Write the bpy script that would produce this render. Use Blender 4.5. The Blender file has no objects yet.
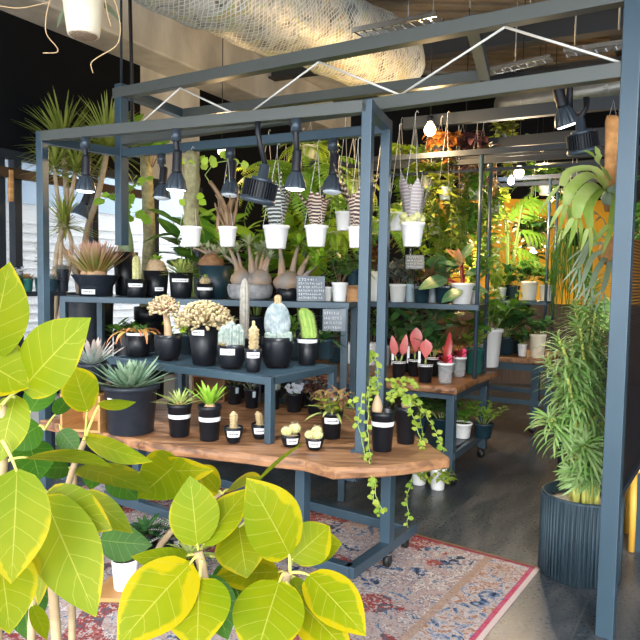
import bpy, math, random
from mathutils import Vector as V, Matrix, noise
PI = math.pi
S = bpy.context.scene
COL = S.collection
# ---------------------------------------------------------------- camera
CAMZ, PITCH, ROLL, F = 1.45, 0.0640, 0.017, 640.0
CP = V((0, 0, CAMZ))
_f = V((0, math.cos(PITCH), -math.sin(PITCH)))
_u0 = V((0, math.sin(PITCH), math.cos(PITCH)))
_r = V((1, 0, 0)) * math.cos(ROLL) + _u0 * math.sin(ROLL)
_u = V((-1, 0, 0)) * math.sin(ROLL) + _u0 * math.cos(ROLL)
def ray(px, py): return _f + _r * ((px - 320) / F) + _u * ((320 - py) / F)
def at(px, py, d): return CP + ray(px, py) * d
def on(px, py, z):
    q = ray(px, py); return CP + q * ((z - CAMZ) / q.z)
def depth(p): return (V(p) - CP).dot(_f)
def pix(p):
    q = V(p) - CP; d = q.dot(_f); return (320 + F * q.dot(_r) / d, 320 - F * q.dot(_u) / d)
def atz(px, z, d):
    """point of height z at camera depth d seen in column px"""
    py = 280.0
    for _ in range(6):
        p = at(px, py, d); py -= (z - p.z) * F / d
    return at(px, py, d)
cam = bpy.data.cameras.new('camera'); cam.sensor_width = 36; cam.lens = 36 * F / 640; cam.clip_start = .02
co = bpy.data.objects.new('camera', cam); COL.objects.link(co)
co.matrix_world = Matrix(((_r.x, _u.x, -_f.x, 0), (_r.y, _u.y, -_f.y, 0), (_r.z, _u.z, -_f.z, CAMZ), (0, 0, 0, 1)))
S.camera = co
S.view_settings.view_transform = 'Standard'; S.view_settings.look = 'None'
S.view_settings.gamma = 1; S.view_settings.use_curve_mapping = False
# ---------------------------------------------------------------- materials
MT = {}
def _new(name):
    m = bpy.data.materials.new(name); m.use_nodes = True; t = m.node_tree
    b = t.nodes['Principled BSDF']; MT[name] = m
    return m, t, b
def N(t, ty, **kw):
    n = t.nodes.new(ty)
    for k, v in kw.items():
        if k.startswith('i_'): n.inputs[k[2:].replace('_', ' ')].default_value = v
        else: setattr(n, k, v)
    return n
def L(t, a, b): t.links.new(a, b)
def c4(c): return (c[0], c[1], c[2], 1)
def mixc(t, fac, a, b):
    n = N(t, 'ShaderNodeMix', data_type='RGBA')
    for s, v in ((n.inputs[0], fac), (n.inputs[6], a), (n.inputs[7], b)):
        if hasattr(v, 'links'): L(t, v, s)
        elif isinstance(v, (int, float)): s.default_value = v
        else: s.default_value = c4(v)
    return n.outputs[2]
def mth(t, op, a, b=0, c=0, clamp=False):
    n = N(t, 'ShaderNodeMath', operation=op, use_clamp=clamp)
    for s, v in zip(n.inputs, (a, b, c)):
        if hasattr(v, 'links'): L(t, v, s)
        else: s.default_value = v
    return n.outputs[0]
def ramp(t, fac, stops, interp='LINEAR'):
    n = N(t, 'ShaderNodeValToRGB'); r = n.color_ramp; r.interpolation = interp
    while len(r.elements) < len(stops): r.elements.new(.5)
    for e, (p, c) in zip(r.elements, stops): e.position = p; e.color = c4(c)
    L(t, fac, n.inputs[0]); return n.outputs[0]
def mat(name, col, rough=.5, metal=0, col2=None, scale=8, bump=0, bscale=40, emit=0, alpha=None, trans=0, stretch=None, spec=.5, detail=4):
    m, t, b = _new(name)
    b.inputs['Base Color'].default_value = c4(col); b.inputs['Roughness'].default_value = rough
    b.inputs['Metallic'].default_value = metal; b.inputs['Specular IOR Level'].default_value = spec
    if col2 or bump:
        tc = N(t, 'ShaderNodeTexCoord'); mp = N(t, 'ShaderNodeMapping'); L(t, tc.outputs['Object'], mp.inputs[0])
        if stretch: mp.inputs['Scale'].default_value = stretch
    if col2:
        n = N(t, 'ShaderNodeTexNoise', i_Scale=scale, i_Detail=detail); L(t, mp.outputs[0], n.inputs[0])
        L(t, mixc(t, ramp(t, n.outputs[0], ((.35, (0, 0, 0)), (.65, (1, 1, 1)))), col, col2), b.inputs['Base Color'])
    if bump:
        n = N(t, 'ShaderNodeTexNoise', i_Scale=bscale, i_Detail=5); L(t, mp.outputs[0], n.inputs[0])
        bp = N(t, 'ShaderNodeBump', i_Strength=bump, i_Distance=.01); L(t, n.outputs[0], bp.inputs['Height']); L(t, bp.outputs[0], b.inputs['Normal'])
    if emit: b.inputs['Emission Color'].default_value = c4(col); b.inputs['Emission Strength'].default_value = emit
    if trans: b.inputs['Transmission Weight'].default_value = trans
    if alpha: b.inputs['Alpha'].default_value = alpha
    return m
def leafmat(name, c1, c2, mid=None, margin=None, mthr=.62, veins=0, transl=.3, stripes=None, rough=.42, tip=None, nscale=14, midw=.035, spec=.4):
    m, t, b = _new(name)
    tc = N(t, 'ShaderNodeTexCoord'); geo = N(t, 'ShaderNodeNewGeometry')
    n = N(t, 'ShaderNodeTexNoise', i_Scale=nscale, i_Detail=3); L(t, tc.outputs['Object'], n.inputs[0])
    f = mth(t, 'MULTIPLY_ADD', geo.outputs['Random Per Island'], .75, mth(t, 'MULTIPLY_ADD', n.outputs[0], 1.5, -.62), clamp=True)
    col = mixc(t, f, c1, c2)
    sx = N(t, 'ShaderNodeSeparateXYZ'); L(t, tc.outputs['UV'], sx.inputs[0])
    au = mth(t, 'ABSOLUTE', mth(t, 'SUBTRACT', sx.outputs[0], .5))
    if margin:
        e = mth(t, 'ADD', mth(t, 'MULTIPLY', au, 2), mth(t, 'MULTIPLY_ADD', n.outputs[0], 2.4, -1.2))
        e = mth(t, 'ADD', e, mth(t, 'MULTIPLY', mth(t, 'ABSOLUTE', mth(t, 'SUBTRACT', sx.outputs[1], .45)), .55))
        e = mth(t, 'ADD', e, mth(t, 'MULTIPLY_ADD', geo.outputs['Random Per Island'], .5, -.25))
        col = mixc(t, mth(t, 'MULTIPLY', mth(t, 'SUBTRACT', e, mthr), 9, clamp=True), col, margin)
    if tip: col = mixc(t, mth(t, 'MULTIPLY', mth(t, 'SUBTRACT', sx.outputs[1], .45), 2.2, clamp=True), col, tip)
    if stripes:
        w = mth(t, 'SINE', mth(t, 'MULTIPLY_ADD', sx.outputs[1], stripes[1], mth(t, 'MULTIPLY', n.outputs[0], 5)))
        col = mixc(t, mth(t, 'MULTIPLY_ADD', w, 4, stripes[2] if len(stripes) > 2 else -1.5, clamp=True), col, stripes[0])
    if veins:
        w = mth(t, 'SINE', mth(t, 'MULTIPLY', mth(t, 'SUBTRACT', sx.outputs[1], mth(t, 'MULTIPLY', au, .42)), veins))
        col = mixc(t, mth(t, 'MULTIPLY', mth(t, 'SUBTRACT', w, .972), 22, clamp=True), col, mid)
    if mid:
        col = mixc(t, mth(t, 'MULTIPLY', mth(t, 'SUBTRACT', midw, au), 70, clamp=True), col, mid)
    L(t, col, b.inputs['Base Color']); b.inputs['Roughness'].default_value = rough; b.inputs['Specular IOR Level'].default_value = spec
    if transl:
        tr = N(t, 'ShaderNodeBsdfTranslucent'); L(t, col, tr.inputs[0]); mx = N(t, 'ShaderNodeMixShader', i_Fac=transl)
        L(t, b.outputs[0], mx.inputs[1]); L(t, tr.outputs[0], mx.inputs[2])
        L(t, mx.outputs[0], t.nodes['Material Output'].inputs[0])
    return m
# ---------------------------------------------------------------- mesh builder
SH = {'ellip': lambda t: max(0., math.sin(PI * min(1, t * .97 + .02))) ** .75,
      'ovate': lambda t: (math.sin(PI * t ** .8) ** .8 if 0 < t < 1 else 0.02),
      'blade': lambda t: (1 - t) ** .6 * (.75 + .6 * t) + .015,
      'lance': lambda t: (math.sin(PI * t ** .6) if 0 < t < 1 else .05) ** .9 + .02,
      'strap': lambda t: min(1, (1 - t) * 4) ** .6 * .95 + .03,
      'obov': lambda t: (math.sin(PI * t ** 1.5) if 0 < t < 1 else 0) ** .8 + .06,
      'heart': lambda t: (1 - t) ** .75 * (1 if t > .12 else .6 + t * 3.3) + .01,
      'ficus': lambda t: (math.sin(PI * t ** .88) ** (.55 + .42 * t) if 0 < t < 1 else 0) + .006}
class M:
    def __init__(s): s.v = []; s.f = []; s.uv = []
    def face(s, ids, uv=None):
        s.f.append(tuple(ids)); s.uv.extend(uv if uv else [(0, 0)] * len(ids))
    def box(s, c, size, rz=0, R=None):
        c = V(c); R = R or Matrix.Rotation(rz, 3, 'Z'); b = len(s.v)
        for x in (-.5, .5):
            for y in (-.5, .5):
                for z in (-.5, .5): s.v.append(c + R @ V((x * size[0], y * size[1], z * size[2])))
        for q in ((0, 1, 3, 2), (4, 6, 7, 5), (0, 4, 5, 1), (2, 3, 7, 6), (0, 2, 6, 4), (1, 5, 7, 3)):
            s.face([b + i for i in q], [(0, 0), (1, 0), (1, 1), (0, 1)])
        return s
    def beam(s, p, q, w, h, up=V((0, 0, 1))):
        p, q = V(p), V(q); d = q - p; ln = d.length; d.normalize()
        if abs(d.dot(up)) > .99: up = V((0, 1, 0))
        sd = d.cross(up).normalized(); n = sd.cross(d)
        return s.box((p + q) / 2, (ln, w, h), R=Matrix((d, sd, n)).transposed())
    def post(s, p, z1, w, d=None, rz=0):
        p = V(p); return s.box((p.x, p.y, (p.z + z1) / 2), (w, d or w, z1 - p.z), rz)
    def tube(s, pts, rads, n=6, cap=True):
        pts = [V(p) for p in pts]
        if not hasattr(rads, '__len__'): rads = [rads] * len(pts)
        b = len(s.v); ref = V((.3, .2, .93)); T = 0
        for i, p in enumerate(pts):
            d = (pts[min(i + 1, len(pts) - 1)] - pts[max(i - 1, 0)])
            d = d.normalized() if d.length > 1e-9 else V((0, 0, 1))
            if i == 0: a = d.cross(ref if abs(d.dot(ref)) < .9 else V((1, 0, 0))).normalized()
            else: a = (a - d * a.dot(d)).normalized()
            c = d.cross(a)
            for k in range(n):
                g = 2 * PI * k / n; s.v.append(p + (a * math.cos(g) + c * math.sin(g)) * rads[i])
        m = len(pts)
        for i in range(m - 1):
            for k in range(n):
                k2 = (k + 1) % n
                s.face((b + i * n + k, b + i * n + k2, b + (i + 1) * n + k2, b + (i + 1) * n + k), [(k / n, i / m), ((k + 1) / n, i / m), ((k + 1) / n, (i + 1) / m), (k / n, (i + 1) / m)])
        if cap:
            s.face([b + k for k in reversed(range(n))]); s.face([b + (m - 1) * n + k for k in range(n)])
        return s
    def lathe(s, prof, n=20, c=(0, 0, 0), R=None, ribs=None, sx=1, sy=1, lean=(0, 0), wob=0, seed=0, a0=0):
        c = V(c); b = len(s.v); zs = [p[1] for p in prof]; zr = max(max(zs) - min(zs), 1e-6)
        for r, z in prof:
            for k in range(n):
                g = 2 * PI * k / n + a0; rr = r
                if ribs: rr = r * (1 + ribs[1] * (math.cos(ribs[0] * (g - a0)) ))
                p = V((rr * math.cos(g) * sx, rr * math.sin(g) * sy, z))
                tt = (z - min(zs)) / zr; p.x += lean[0] * tt * tt; p.y += lean[1] * tt * tt
                if wob: p += noise.noise_vector(p * (2.2 / max(zr, .02)) + V((seed, seed * 1.7, 0))) * wob
                s.v.append(c + (R @ p if R else p))
        m = len(prof)
        for i in range(m - 1):
            for k in range(n):
                k2 = (k + 1) % n
                s.face((b + i * n + k, b + i * n + k2, b + (i + 1) * n + k2, b + (i + 1) * n + k), [(k / n, i / m), ((k + 1) / n, i / m), ((k + 1) / n, (i + 1) / m), (k / n, (i + 1) / m)])
        if prof[0][0] > 1e-4: s.face([b + k for k in reversed(range(n))])
        if prof[-1][0] > 1e-4: s.face([b + (m - 1) * n + k for k in range(n)])
        return s
    def leaf(s, p, d, n, Ln, W, bend=0, fold=.2, seg=5, shape='ellip', twist=0, curlx=0):
        p, d, n = V(p), V(d).normalized(), V(n)
        n = n - d * n.dot(d)
        n = n.normalized() if n.length > 1e-5 else d.orthogonal().normalized()
        fn = SH[shape]; b = len(s.v); st = Ln / seg
        for i in range(seg + 1):
            t = i / seg; w = W / 2 * fn(t); sd = d.cross(n)
            s.v += [p - sd * w + n * (w * fold), p.copy(), p + sd * w + n * (w * fold)]
            a = bend / seg; d, n = d * math.cos(a) - n * math.sin(a), n * math.cos(a) + d * math.sin(a)
            if twist: n = Matrix.Rotation(twist / seg, 3, d) @ n
            p = p + d * st
        for i in range(seg):
            q = b + i * 3; t0, t1 = i / seg, (i + 1) / seg
            s.face((q, q + 1, q + 4, q + 3), [(0, t0), (.5, t0), (.5, t1), (0, t1)])
            s.face((q + 1, q + 2, q + 5, q + 4), [(.5, t0), (1, t0), (1, t1), (.5, t1)])
        return s
    def blob(s, c, r, n=10, m=7, sz=1, wob=0, seed=0):
        pr = [(max(1e-5, r * math.sin(PI * i / m)), -r * sz * math.cos(PI * i / m)) for i in range(m + 1)]
        return s.lathe(pr, n, c, wob=wob, seed=seed)
    def build(s, name, m, parent=None, smooth=True, off=None, bevel=0):
        me = bpy.data.meshes.new(name)
        o = bpy.data.objects.new(name, me); COL.objects.link(o)
        O = V((0, 0, 0))
        if parent is not None:
            o.parent = parent
            if off is not None: O = V(off)
        elif off is not None: O = V(off); o.location = O
        me.from_pydata([tuple(v - O) for v in map(V, s.v)], [], s.f)
        u = me.uv_layers.new(name='uv'); u.data.foreach_set('uv', [x for q in s.uv for x in q])
        me.materials.append(MT[m] if isinstance(m, str) else m)
        if smooth: me.polygons.foreach_set('use_smooth', [True] * len(me.polygons))
        if bevel:
            bv = o.modifiers.new('bevel', 'BEVEL'); bv.width = bevel; bv.segments = 2; bv.limit_method = 'ANGLE'
        me.update()
        return o
USED = set()
def tag(o, label, cat, group=None):
    o['label'] = label; o['category'] = cat
    if group: o['group'] = group
    if label in USED and not group: print('DUPLABEL', label)
    if not 4 <= len(label.split()) <= 16: print('LONGLABEL', len(label.split()), label)
    USED.add(label); return o
def thing(name, label, cat, loc=(0, 0, 0), group=None):
    o = bpy.data.objects.new(name, None); COL.objects.link(o); o.location = loc; o.empty_display_size = .05
    return tag(o, label, cat, group)
def struct(o): o['kind'] = 'structure'; return o
def wpart(name, mb, m, root, smooth=False, bevel=0): return mb.build(name, m, root, smooth, off=root.location, bevel=bevel)
# ---------------------------------------------------------------- material library
mat('steel_bluelit', (.036, .068, .095), .34, .15, col2=(.045, .08, .11), scale=3, spec=.6)  # grey steel with blue window light put into its base colours
mat('steel_grey', (.085, .093, .085), .4, .15)
mat('steel_dark', (.015, .022, .032), .6, .1)
mat('black_paint', (.006, .008, .013), .5)
mat('pot_black', (.006, .0075, .011), .38, bump=.05, bscale=30, spec=.35)
mat('pot_charcoal', (.013, .018, .027), .45, col2=(.02, .026, .036), scale=20, spec=.35)
mat('pot_white', (.9, .89, .87), .35)
mat('pot_cream', (.9, .8, .6), .45)
mat('pot_grey', (.45, .5, .53), .45)
mat('pot_stone', (.33, .32, .32), .8, col2=(.2, .2, .21), scale=25, bump=.4)
mat('pot_green', (.02, .12, .1), .4)
mat('pot_navy', (.012, .035, .05), .4)
mat('pot_sky', (.5, .62, .68), .4)
mat('planter_blue', (.012, .03, .045), .6, col2=(.04, .07, .09), scale=5, stretch=(14, 14, .7), bump=.1)
mat('clear_plastic', (.75, .78, .8), .08, alpha=.28)
mat('soil', (.05, .035, .024), .9, col2=(.11, .075, .05), scale=90, bump=.6, bscale=120)
mat('gravel', (.5, .36, .24), .9, col2=(.3, .2, .12), scale=120, bump=.8, bscale=160)
mat('gravel_white', (.75, .72, .7), .9, col2=(.5, .48, .46), scale=120, bump=.8, bscale=160)
mat('paper', (.86, .86, .86), .6)
mat('pink_tag', (.85, .05, .16), .5)
mat('ink', (.12, .12, .13), .6)
mat('chalkboard', (.16, .19, .22), .6, col2=(.26, .29, .33), scale=6)  # bluish glare on the boards is put into these lighter greys
mat('chalk', (.85, .87, .88), .8)
mat('wire', (.3, .3, .29), .4, .6)
mat('wire_white', (.7, .68, .62), .5)
mat('root_tan', (.62, .42, .22), .7)
mat('chrome', (.6, .6, .6), .2, 1)
mat('rubber', (.008, .008, .009), .5)
mat('cork', (.62, .3, .1), .85, col2=(.36, .16, .05), scale=18, bump=.6)
mat('oak', (.55, .29, .1), .55, col2=(.4, .19, .06), scale=4, stretch=(1, 1, 8))
mat('yellow_wood', (.75, .42, .06), .5, col2=(.62, .33, .04), scale=5)
mat('lens_cool', (.9, .96, 1), .3, emit=4)
mat('lens_off_glow', (.5, .55, .6), .3, emit=.35)  # faint glow put into the lenses of lamps that are off
mat('bulb_warm', (1, .72, .38), .3, emit=9)
mat('bulb_cool', (.8, .9, 1), .3, emit=9)
mat('bark', (.36, .28, .19), .85, col2=(.2, .15, .1), scale=14, bump=.5)
mat('bark_pale', (.5, .4, .28), .8, col2=(.36, .27, .17), scale=12, bump=.3)
mat('bark_moss', (.34, .32, .16), .9, col2=(.2, .17, .09), scale=22, bump=.8, bscale=60)
mat('stem_green', (.3, .42, .1), .5)
mat('stem_brown', (.23, .14, .08), .7)
mat('stem_yellow', (.62, .6, .14), .5)
mat('stem_twig', (.5, .36, .2), .7, col2=(.38, .26, .14), scale=30)
mat('pachy_skin', (.25, .22, .2), .7, col2=(.42, .26, .15), scale=9, bump=.25)
mat('caudex_brown', (.33, .17, .08), .85, col2=(.19, .09, .04), scale=28, bump=.6)
mat('caudex_tan', (.66, .42, .24), .7, col2=(.5, .3, .16), scale=20, bump=.3)
mat('caudex_pale', (.58, .43, .27), .6, col2=(.46, .3, .16), scale=14, bump=.2)
mat('caudex_green', (.16, .26, .12), .55, col2=(.27, .36, .19), scale=14)
mat('cactus_grey', (.17, .23, .2), .7, col2=(.34, .38, .34), scale=50, bump=.5, bscale=90)
mat('cactus_green', (.2, .36, .06), .6, col2=(.34, .46, .1), scale=40, bump=.4, bscale=90)
mat('cactus_cream', (.52, .4, .22), .8, col2=(.36, .26, .12), scale=60, bump=.7, bscale=120)
mat('cactus_yellow', (.5, .5, .16), .7, col2=(.68, .64, .34), scale=60, bump=.7, bscale=120)
mat('cactus_crest', (.16, .21, .22), .75, col2=(.34, .38, .39), scale=26, bump=.7, bscale=60)
mat('cactus_col', (.36, .34, .3), .8, col2=(.52, .48, .42), scale=40, bump=.5)
mat('coral_cream', (.46, .32, .2), .6, col2=(.52, .45, .24), scale=30, bump=.2)
mat('coral_pink', (.48, .27, .19), .6, col2=(.52, .42, .25), scale=30, bump=.2)
mat('coral_tip', (.42, .28, .19), .6, col2=(.42, .37, .15), scale=70)
mat('spine', (.75, .68, .5), .7)
leafmat('lf_ficus', (.1, .22, .003), (.3, .3, .002), mid=(.4, .4, .05), margin=(.42, .36, .003), mthr=1.1, veins=40, transl=.34, rough=.45, nscale=9, midw=.016, spec=.22)
leafmat('lf_ficus_gold', (.13, .23, .003), (.32, .32, .002), mid=(.45, .42, .05), margin=(.46, .37, .003), mthr=.85, veins=40, transl=.34, rough=.45, nscale=9, midw=.016, spec=.22)
leafmat('lf_ficus_shaded', (.02, .1, .01), (.07, .19, .012), mid=(.2, .3, .05), veins=40, transl=.35, rough=.4, midw=.016)  # darker leaf copy, shade put into the colour of leaves behind
leafmat('lf_agave', (.12, .22, .13), (.26, .36, .23), margin=(.42, .48, .3), mthr=1.25, transl=.1)
leafmat('lf_agave_grey', (.2, .26, .23), (.34, .39, .35), transl=.1, tip=(.42, .32, .28))
leafmat('lf_green', (.06, .2, .02), (.17, .36, .04), mid=(.3, .45, .1), transl=.3)
leafmat('lf_bright', (.2, .42, .03), (.36, .58, .06), transl=.35)
leafmat('lf_lime', (.32, .52, .03), (.5, .66, .06), transl=.4)
leafmat('lf_dark', (.025, .1, .03), (.08, .2, .05), mid=(.12, .22, .08), transl=.2, rough=.3)
leafmat('lf_olive', (.16, .22, .03), (.33, .36, .05), transl=.3)
leafmat('lf_pothos', (.2, .36, .03), (.44, .5, .08), transl=.35)
leafmat('lf_rust', (.26, .08, .02), (.4, .18, .04), transl=.3)
leafmat('lf_purple', (.1, .03, .05), (.22, .09, .09), transl=.25)
leafmat('lf_burgundy', (.18, .16, .03), (.4, .13, .1), mid=(.3, .4, .1), transl=.25)
leafmat('lf_pale', (.4, .5, .3), (.58, .64, .45), transl=.3)
leafmat('lf_spider', (.34, .46, .1), (.54, .6, .2), mid=(.75, .75, .45), transl=.3)
leafmat('lf_stripe', (.05, .022, .032), (.09, .04, .035), stripes=((.74, .62, .48), 66, -.4), transl=.15, tip=(.14, .06, .05))
leafmat('lf_stripe_grey', (.045, .05, .05), (.09, .09, .08), stripes=((.68, .7, .64), 75, -.6), transl=.1)
leafmat('lf_euphorbia', (.2, .42, .08), (.42, .58, .24), mid=(.5, .62, .34), transl=.3)
leafmat('lf_dracaena', (.17, .25, .03), (.42, .46, .1), mid=(.6, .58, .25), transl=.35)
leafmat('lf_succ', (.42, .24, .07), (.3, .38, .1), tip=(.62, .36, .26), transl=.15)
leafmat('lf_orange', (.5, .2, .05), (.35, .3, .08), tip=(.75, .28, .14), transl=.2)
leafmat('lf_pink', (.8, .22, .19), (.72, .12, .14), mid=(.55, .3, .14), transl=.25, rough=.3)
leafmat('lf_red', (.3, .02, .03), (.5, .06, .05), transl=.2, rough=.3)
leafmat('lf_silver', (.06, .09, .07), (.3, .33, .3), mid=(.5, .5, .48), transl=.15)
leafmat('lf_staghorn', (.26, .42, .06), (.46, .56, .2), transl=.35)
leafmat('lf_staggrey', (.26, .36, .24), (.4, .5, .36), transl=.3)
leafmat('lf_varieg', (.1, .3, .03), (.22, .44, .05), mid=(.7, .75, .3), margin=(.65, .7, .25), mthr=1.05, transl=.35)
leafmat('lf_philo', (.08, .22, .09), (.2, .34, .16), mid=(.5, .36, .2), transl=.2, rough=.28)
leafmat('lf_white', (.75, .76, .8), (.62, .66, .75), transl=.2)
leafmat('lf_yel', (.62, .55, .06), (.5, .52, .08), transl=.3)
leafmat('lf_violet', (.3, .25, .3), (.42, .36, .36), stripes=((.6, .56, .5), 90), transl=.15)
leafmat('lf_dry', (.2, .12, .07), (.32, .2, .1), transl=.2)
# wood slab
def slabmat():
    m, t, b = _new('slab_wood')
    tc = N(t, 'ShaderNodeTexCoord'); mp = N(t, 'ShaderNodeMapping'); L(t, tc.outputs['Object'], mp.inputs[0])
    mp.inputs['Rotation'].default_value = (0, 0, math.radians(30)); mp.inputs['Scale'].default_value = (1.2, 9, 9)
    n = N(t, 'ShaderNodeTexNoise', i_Scale=3.2, i_Detail=9, i_Distortion=.8); L(t, mp.outputs[0], n.inputs[0])
    n2 = N(t, 'ShaderNodeTexNoise', i_Scale=2.2, i_Detail=3); L(t, tc.outputs['Object'], n2.inputs[0])
    a = ramp(t, n.outputs[0], ((.36, (.07, .028, .012)), (.46, (.22, .095, .04)), (.64, (.4, .2, .09))))
    L(t, mixc(t, mth(t, 'MULTIPLY_ADD', n2.outputs[0], 1.6, -.55, clamp=True), a, (.38, .2, .1)), b.inputs['Base Color'])
    b.inputs['Roughness'].default_value = .45
    bp = N(t, 'ShaderNodeBump', i_Strength=.25, i_Distance=.01); L(t, n.outputs[0], bp.inputs['Height']); L(t, bp.outputs[0], b.inputs['Normal'])
slabmat()
def floormat():
    m, t, b = _new('floor_slate')
    tc = N(t, 'ShaderNodeTexCoord'); mp = N(t, 'ShaderNodeMapping'); L(t, tc.outputs['Object'], mp.inputs[0])
    mp.inputs['Rotation'].default_value = (0, 0, math.radians(-58))
    br = N(t, 'ShaderNodeTexBrick', offset=.5); L(t, mp.outputs[0], br.inputs[0])
    br.inputs['Scale'].default_value = 1; br.inputs['Brick Width'].default_value = .9; br.inputs['Row Height'].default_value = .45
    br.inputs['Mortar Size'].default_value = .004; br.inputs['Mortar Smooth'].default_value = .4; br.inputs['Color1'].default_value = (.028, .04, .052, 1)  # blue of the sky's reflection is put into the tile colours
    br.inputs['Color2'].default_value = (.044, .055, .068, 1); br.inputs['Mortar'].default_value = (.085, .09, .095, 1)
    m2 = N(t, 'ShaderNodeMapping'); L(t, mp.outputs[0], m2.inputs[0]); m2.inputs['Scale'].default_value = (1, 4, 1)
    n = N(t, 'ShaderNodeTexNoise', i_Scale=2.2, i_Detail=9, i_Distortion=.3); L(t, m2.outputs[0], n.inputs[0])
    n3 = N(t, 'ShaderNodeTexNoise', i_Scale=60, i_Detail=8); L(t, tc.outputs['Object'], n3.inputs[0])
    c = mixc(t, mth(t, 'MULTIPLY', mth(t, 'SUBTRACT', n.outputs[0], .44), 3.2, clamp=True), br.outputs[0], (.12, .12, .125))
    c = mixc(t, mth(t, 'MULTIPLY', mth(t, 'SUBTRACT', n3.outputs[0], .54), 2.2, clamp=True), c, (.24, .23, .23))
    L(t, c, b.inputs['Base Color'])
    L(t, mth(t, 'MULTIPLY_ADD', n3.outputs[0], .3, .16), b.inputs['Roughness'])
    bp = N(t, 'ShaderNodeBump', i_Strength=.05, i_Distance=.004); L(t, n3.outputs[0], bp.inputs['Height']); L(t, bp.outputs[0], b.inputs['Normal'])
floormat()
def rugmat(w, l):
    m, t, b = _new('rug_persian')
    tc = N(t, 'ShaderNodeTexCoord'); sx = N(t, 'ShaderNodeSeparateXYZ'); L(t, tc.outputs['UV'], sx.inputs[0])
    u, v = sx.outputs[0], sx.outputs[1]        # metres from the short edge / from the far long edge
    du = mth(t, 'MINIMUM', u, mth(t, 'SUBTRACT', w, u)); dv = mth(t, 'MINIMUM', v, mth(t, 'SUBTRACT', l, v))
    e = mth(t, 'MINIMUM', du, dv)
    px = N(t, 'ShaderNodeTexVoronoi', i_Scale=150.0); L(t, tc.outputs['UV'], px.inputs[0])
    wn = N(t, 'ShaderNodeTexNoise', i_Scale=14, i_Detail=5, i_Distortion=1.6); L(t, px.outputs['Position'], wn.inputs[0])
    mc = N(t, 'ShaderNodeTexNoise', i_Scale=2.6, i_Detail=2, i_Distortion=1.0); L(t, px.outputs['Position'], mc.inputs[0])
    vo = N(t, 'ShaderNodeTexVoronoi', i_Scale=5.0); L(t, px.outputs['Position'], vo.inputs[0])
    red, blue, cream, ochre, navy = (.27, .045, .04), (.09, .15, .27), (.42, .36, .34), (.33, .17, .11), (.025, .036, .07)
    k1 = mth(t, 'ADD', mth(t, 'MULTIPLY', wn.outputs[0], 1.0), mth(t, 'MULTIPLY_ADD', vo.outputs[0], .3, -.08))
    fa_ = ramp(t, k1, ((.32, navy), (.4, blue), (.45, cream), (.53, (.6, .52, .48)), (.57, (.25, .2, .22)), (.62, (.42, .3, .27)), (.7, cream), (.78, blue)), 'CONSTANT')
    fb_ = ramp(t, k1, ((.3, navy), (.38, (.28, .1, .09)), (.46, red), (.53, (.36, .1, .08)), (.58, cream), (.63, red), (.72, (.1, .08, .1))), 'CONSTANT')
    field = mixc(t, mth(t, 'GREATER_THAN', mc.outputs[0], .54), fa_, fb_)
    bord = ramp(t, k1, ((.3, navy), (.39, blue), (.45, (.24, .28, .38)), (.49, cream), (.55, (.5, .44, .44)), (.6, ochre), (.66, (.48, .34, .28)), (.71, cream), (.8, blue)), 'CONSTANT')
    inner = mth(t, 'GREATER_THAN', du, .25)
    c = mixc(t, inner, bord, field)
    band = mth(t, 'MULTIPLY', mth(t, 'GREATER_THAN', du, .235), mth(t, 'LESS_THAN', du, .275))
    c = mixc(t, mth(t, 'MULTIPLY', band, .7), c, (.38, .24, .16))
    line = mth(t, 'MULTIPLY', mth(t, 'GREATER_THAN', e, .022), mth(t, 'LESS_THAN', e, .045))
    c = mixc(t, mth(t, 'MULTIPLY', line, .85), c, (.42, .03, .09))
    line2 = mth(t, 'LESS_THAN', e, .022); c = mixc(t, line2, c, (.52, .4, .36))
    fade = N(t, 'ShaderNodeTexNoise', i_Scale=45, i_Detail=6); L(t, tc.outputs['UV'], fade.inputs[0])
    c = mixc(t, mth(t, 'MULTIPLY', mth(t, 'SUBTRACT', fade.outputs[0], .44), .8, clamp=True), c, (.3, .29, .33))
    L(t, c, b.inputs['Base Color']); b.inputs['Roughness'].default_value = .95; b.inputs['Specular IOR Level'].default_value = .1
    bp = N(t, 'ShaderNodeBump', i_Strength=.3, i_Distance=.004); L(t, px.outputs['Distance'], bp.inputs['Height']); L(t, bp.outputs[0], b.inputs['Normal'])
def perfmat():
    m, t, b = _new('perforated')
    tc = N(t, 'ShaderNodeTexCoord'); sx = N(t, 'ShaderNodeSeparateXYZ'); L(t, tc.outputs['UV'], sx.inputs[0])
    P_ = .014
    row = mth(t, 'FLOOR', mth(t, 'DIVIDE', sx.outputs[1], P_))
    fu = mth(t, 'FRACT', mth(t, 'ADD', mth(t, 'DIVIDE', sx.outputs[0], P_), mth(t, 'MULTIPLY', row, .5))); fv = mth(t, 'FRACT', mth(t, 'DIVIDE', sx.outputs[1], P_))
    a = mth(t, 'SUBTRACT', fu, .5); c = mth(t, 'SUBTRACT', fv, .5)
    r2 = mth(t, 'ADD', mth(t, 'MULTIPLY', a, a), mth(t, 'MULTIPLY', c, c))
    L(t, mth(t, 'GREATER_THAN', r2, .09), b.inputs['Alpha'])
    b.inputs['Base Color'].default_value = (.02, .02, .026, 1); b.inputs['Roughness'].default_value = .35; b.inputs['Metallic'].default_value = .4
perfmat()
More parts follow.
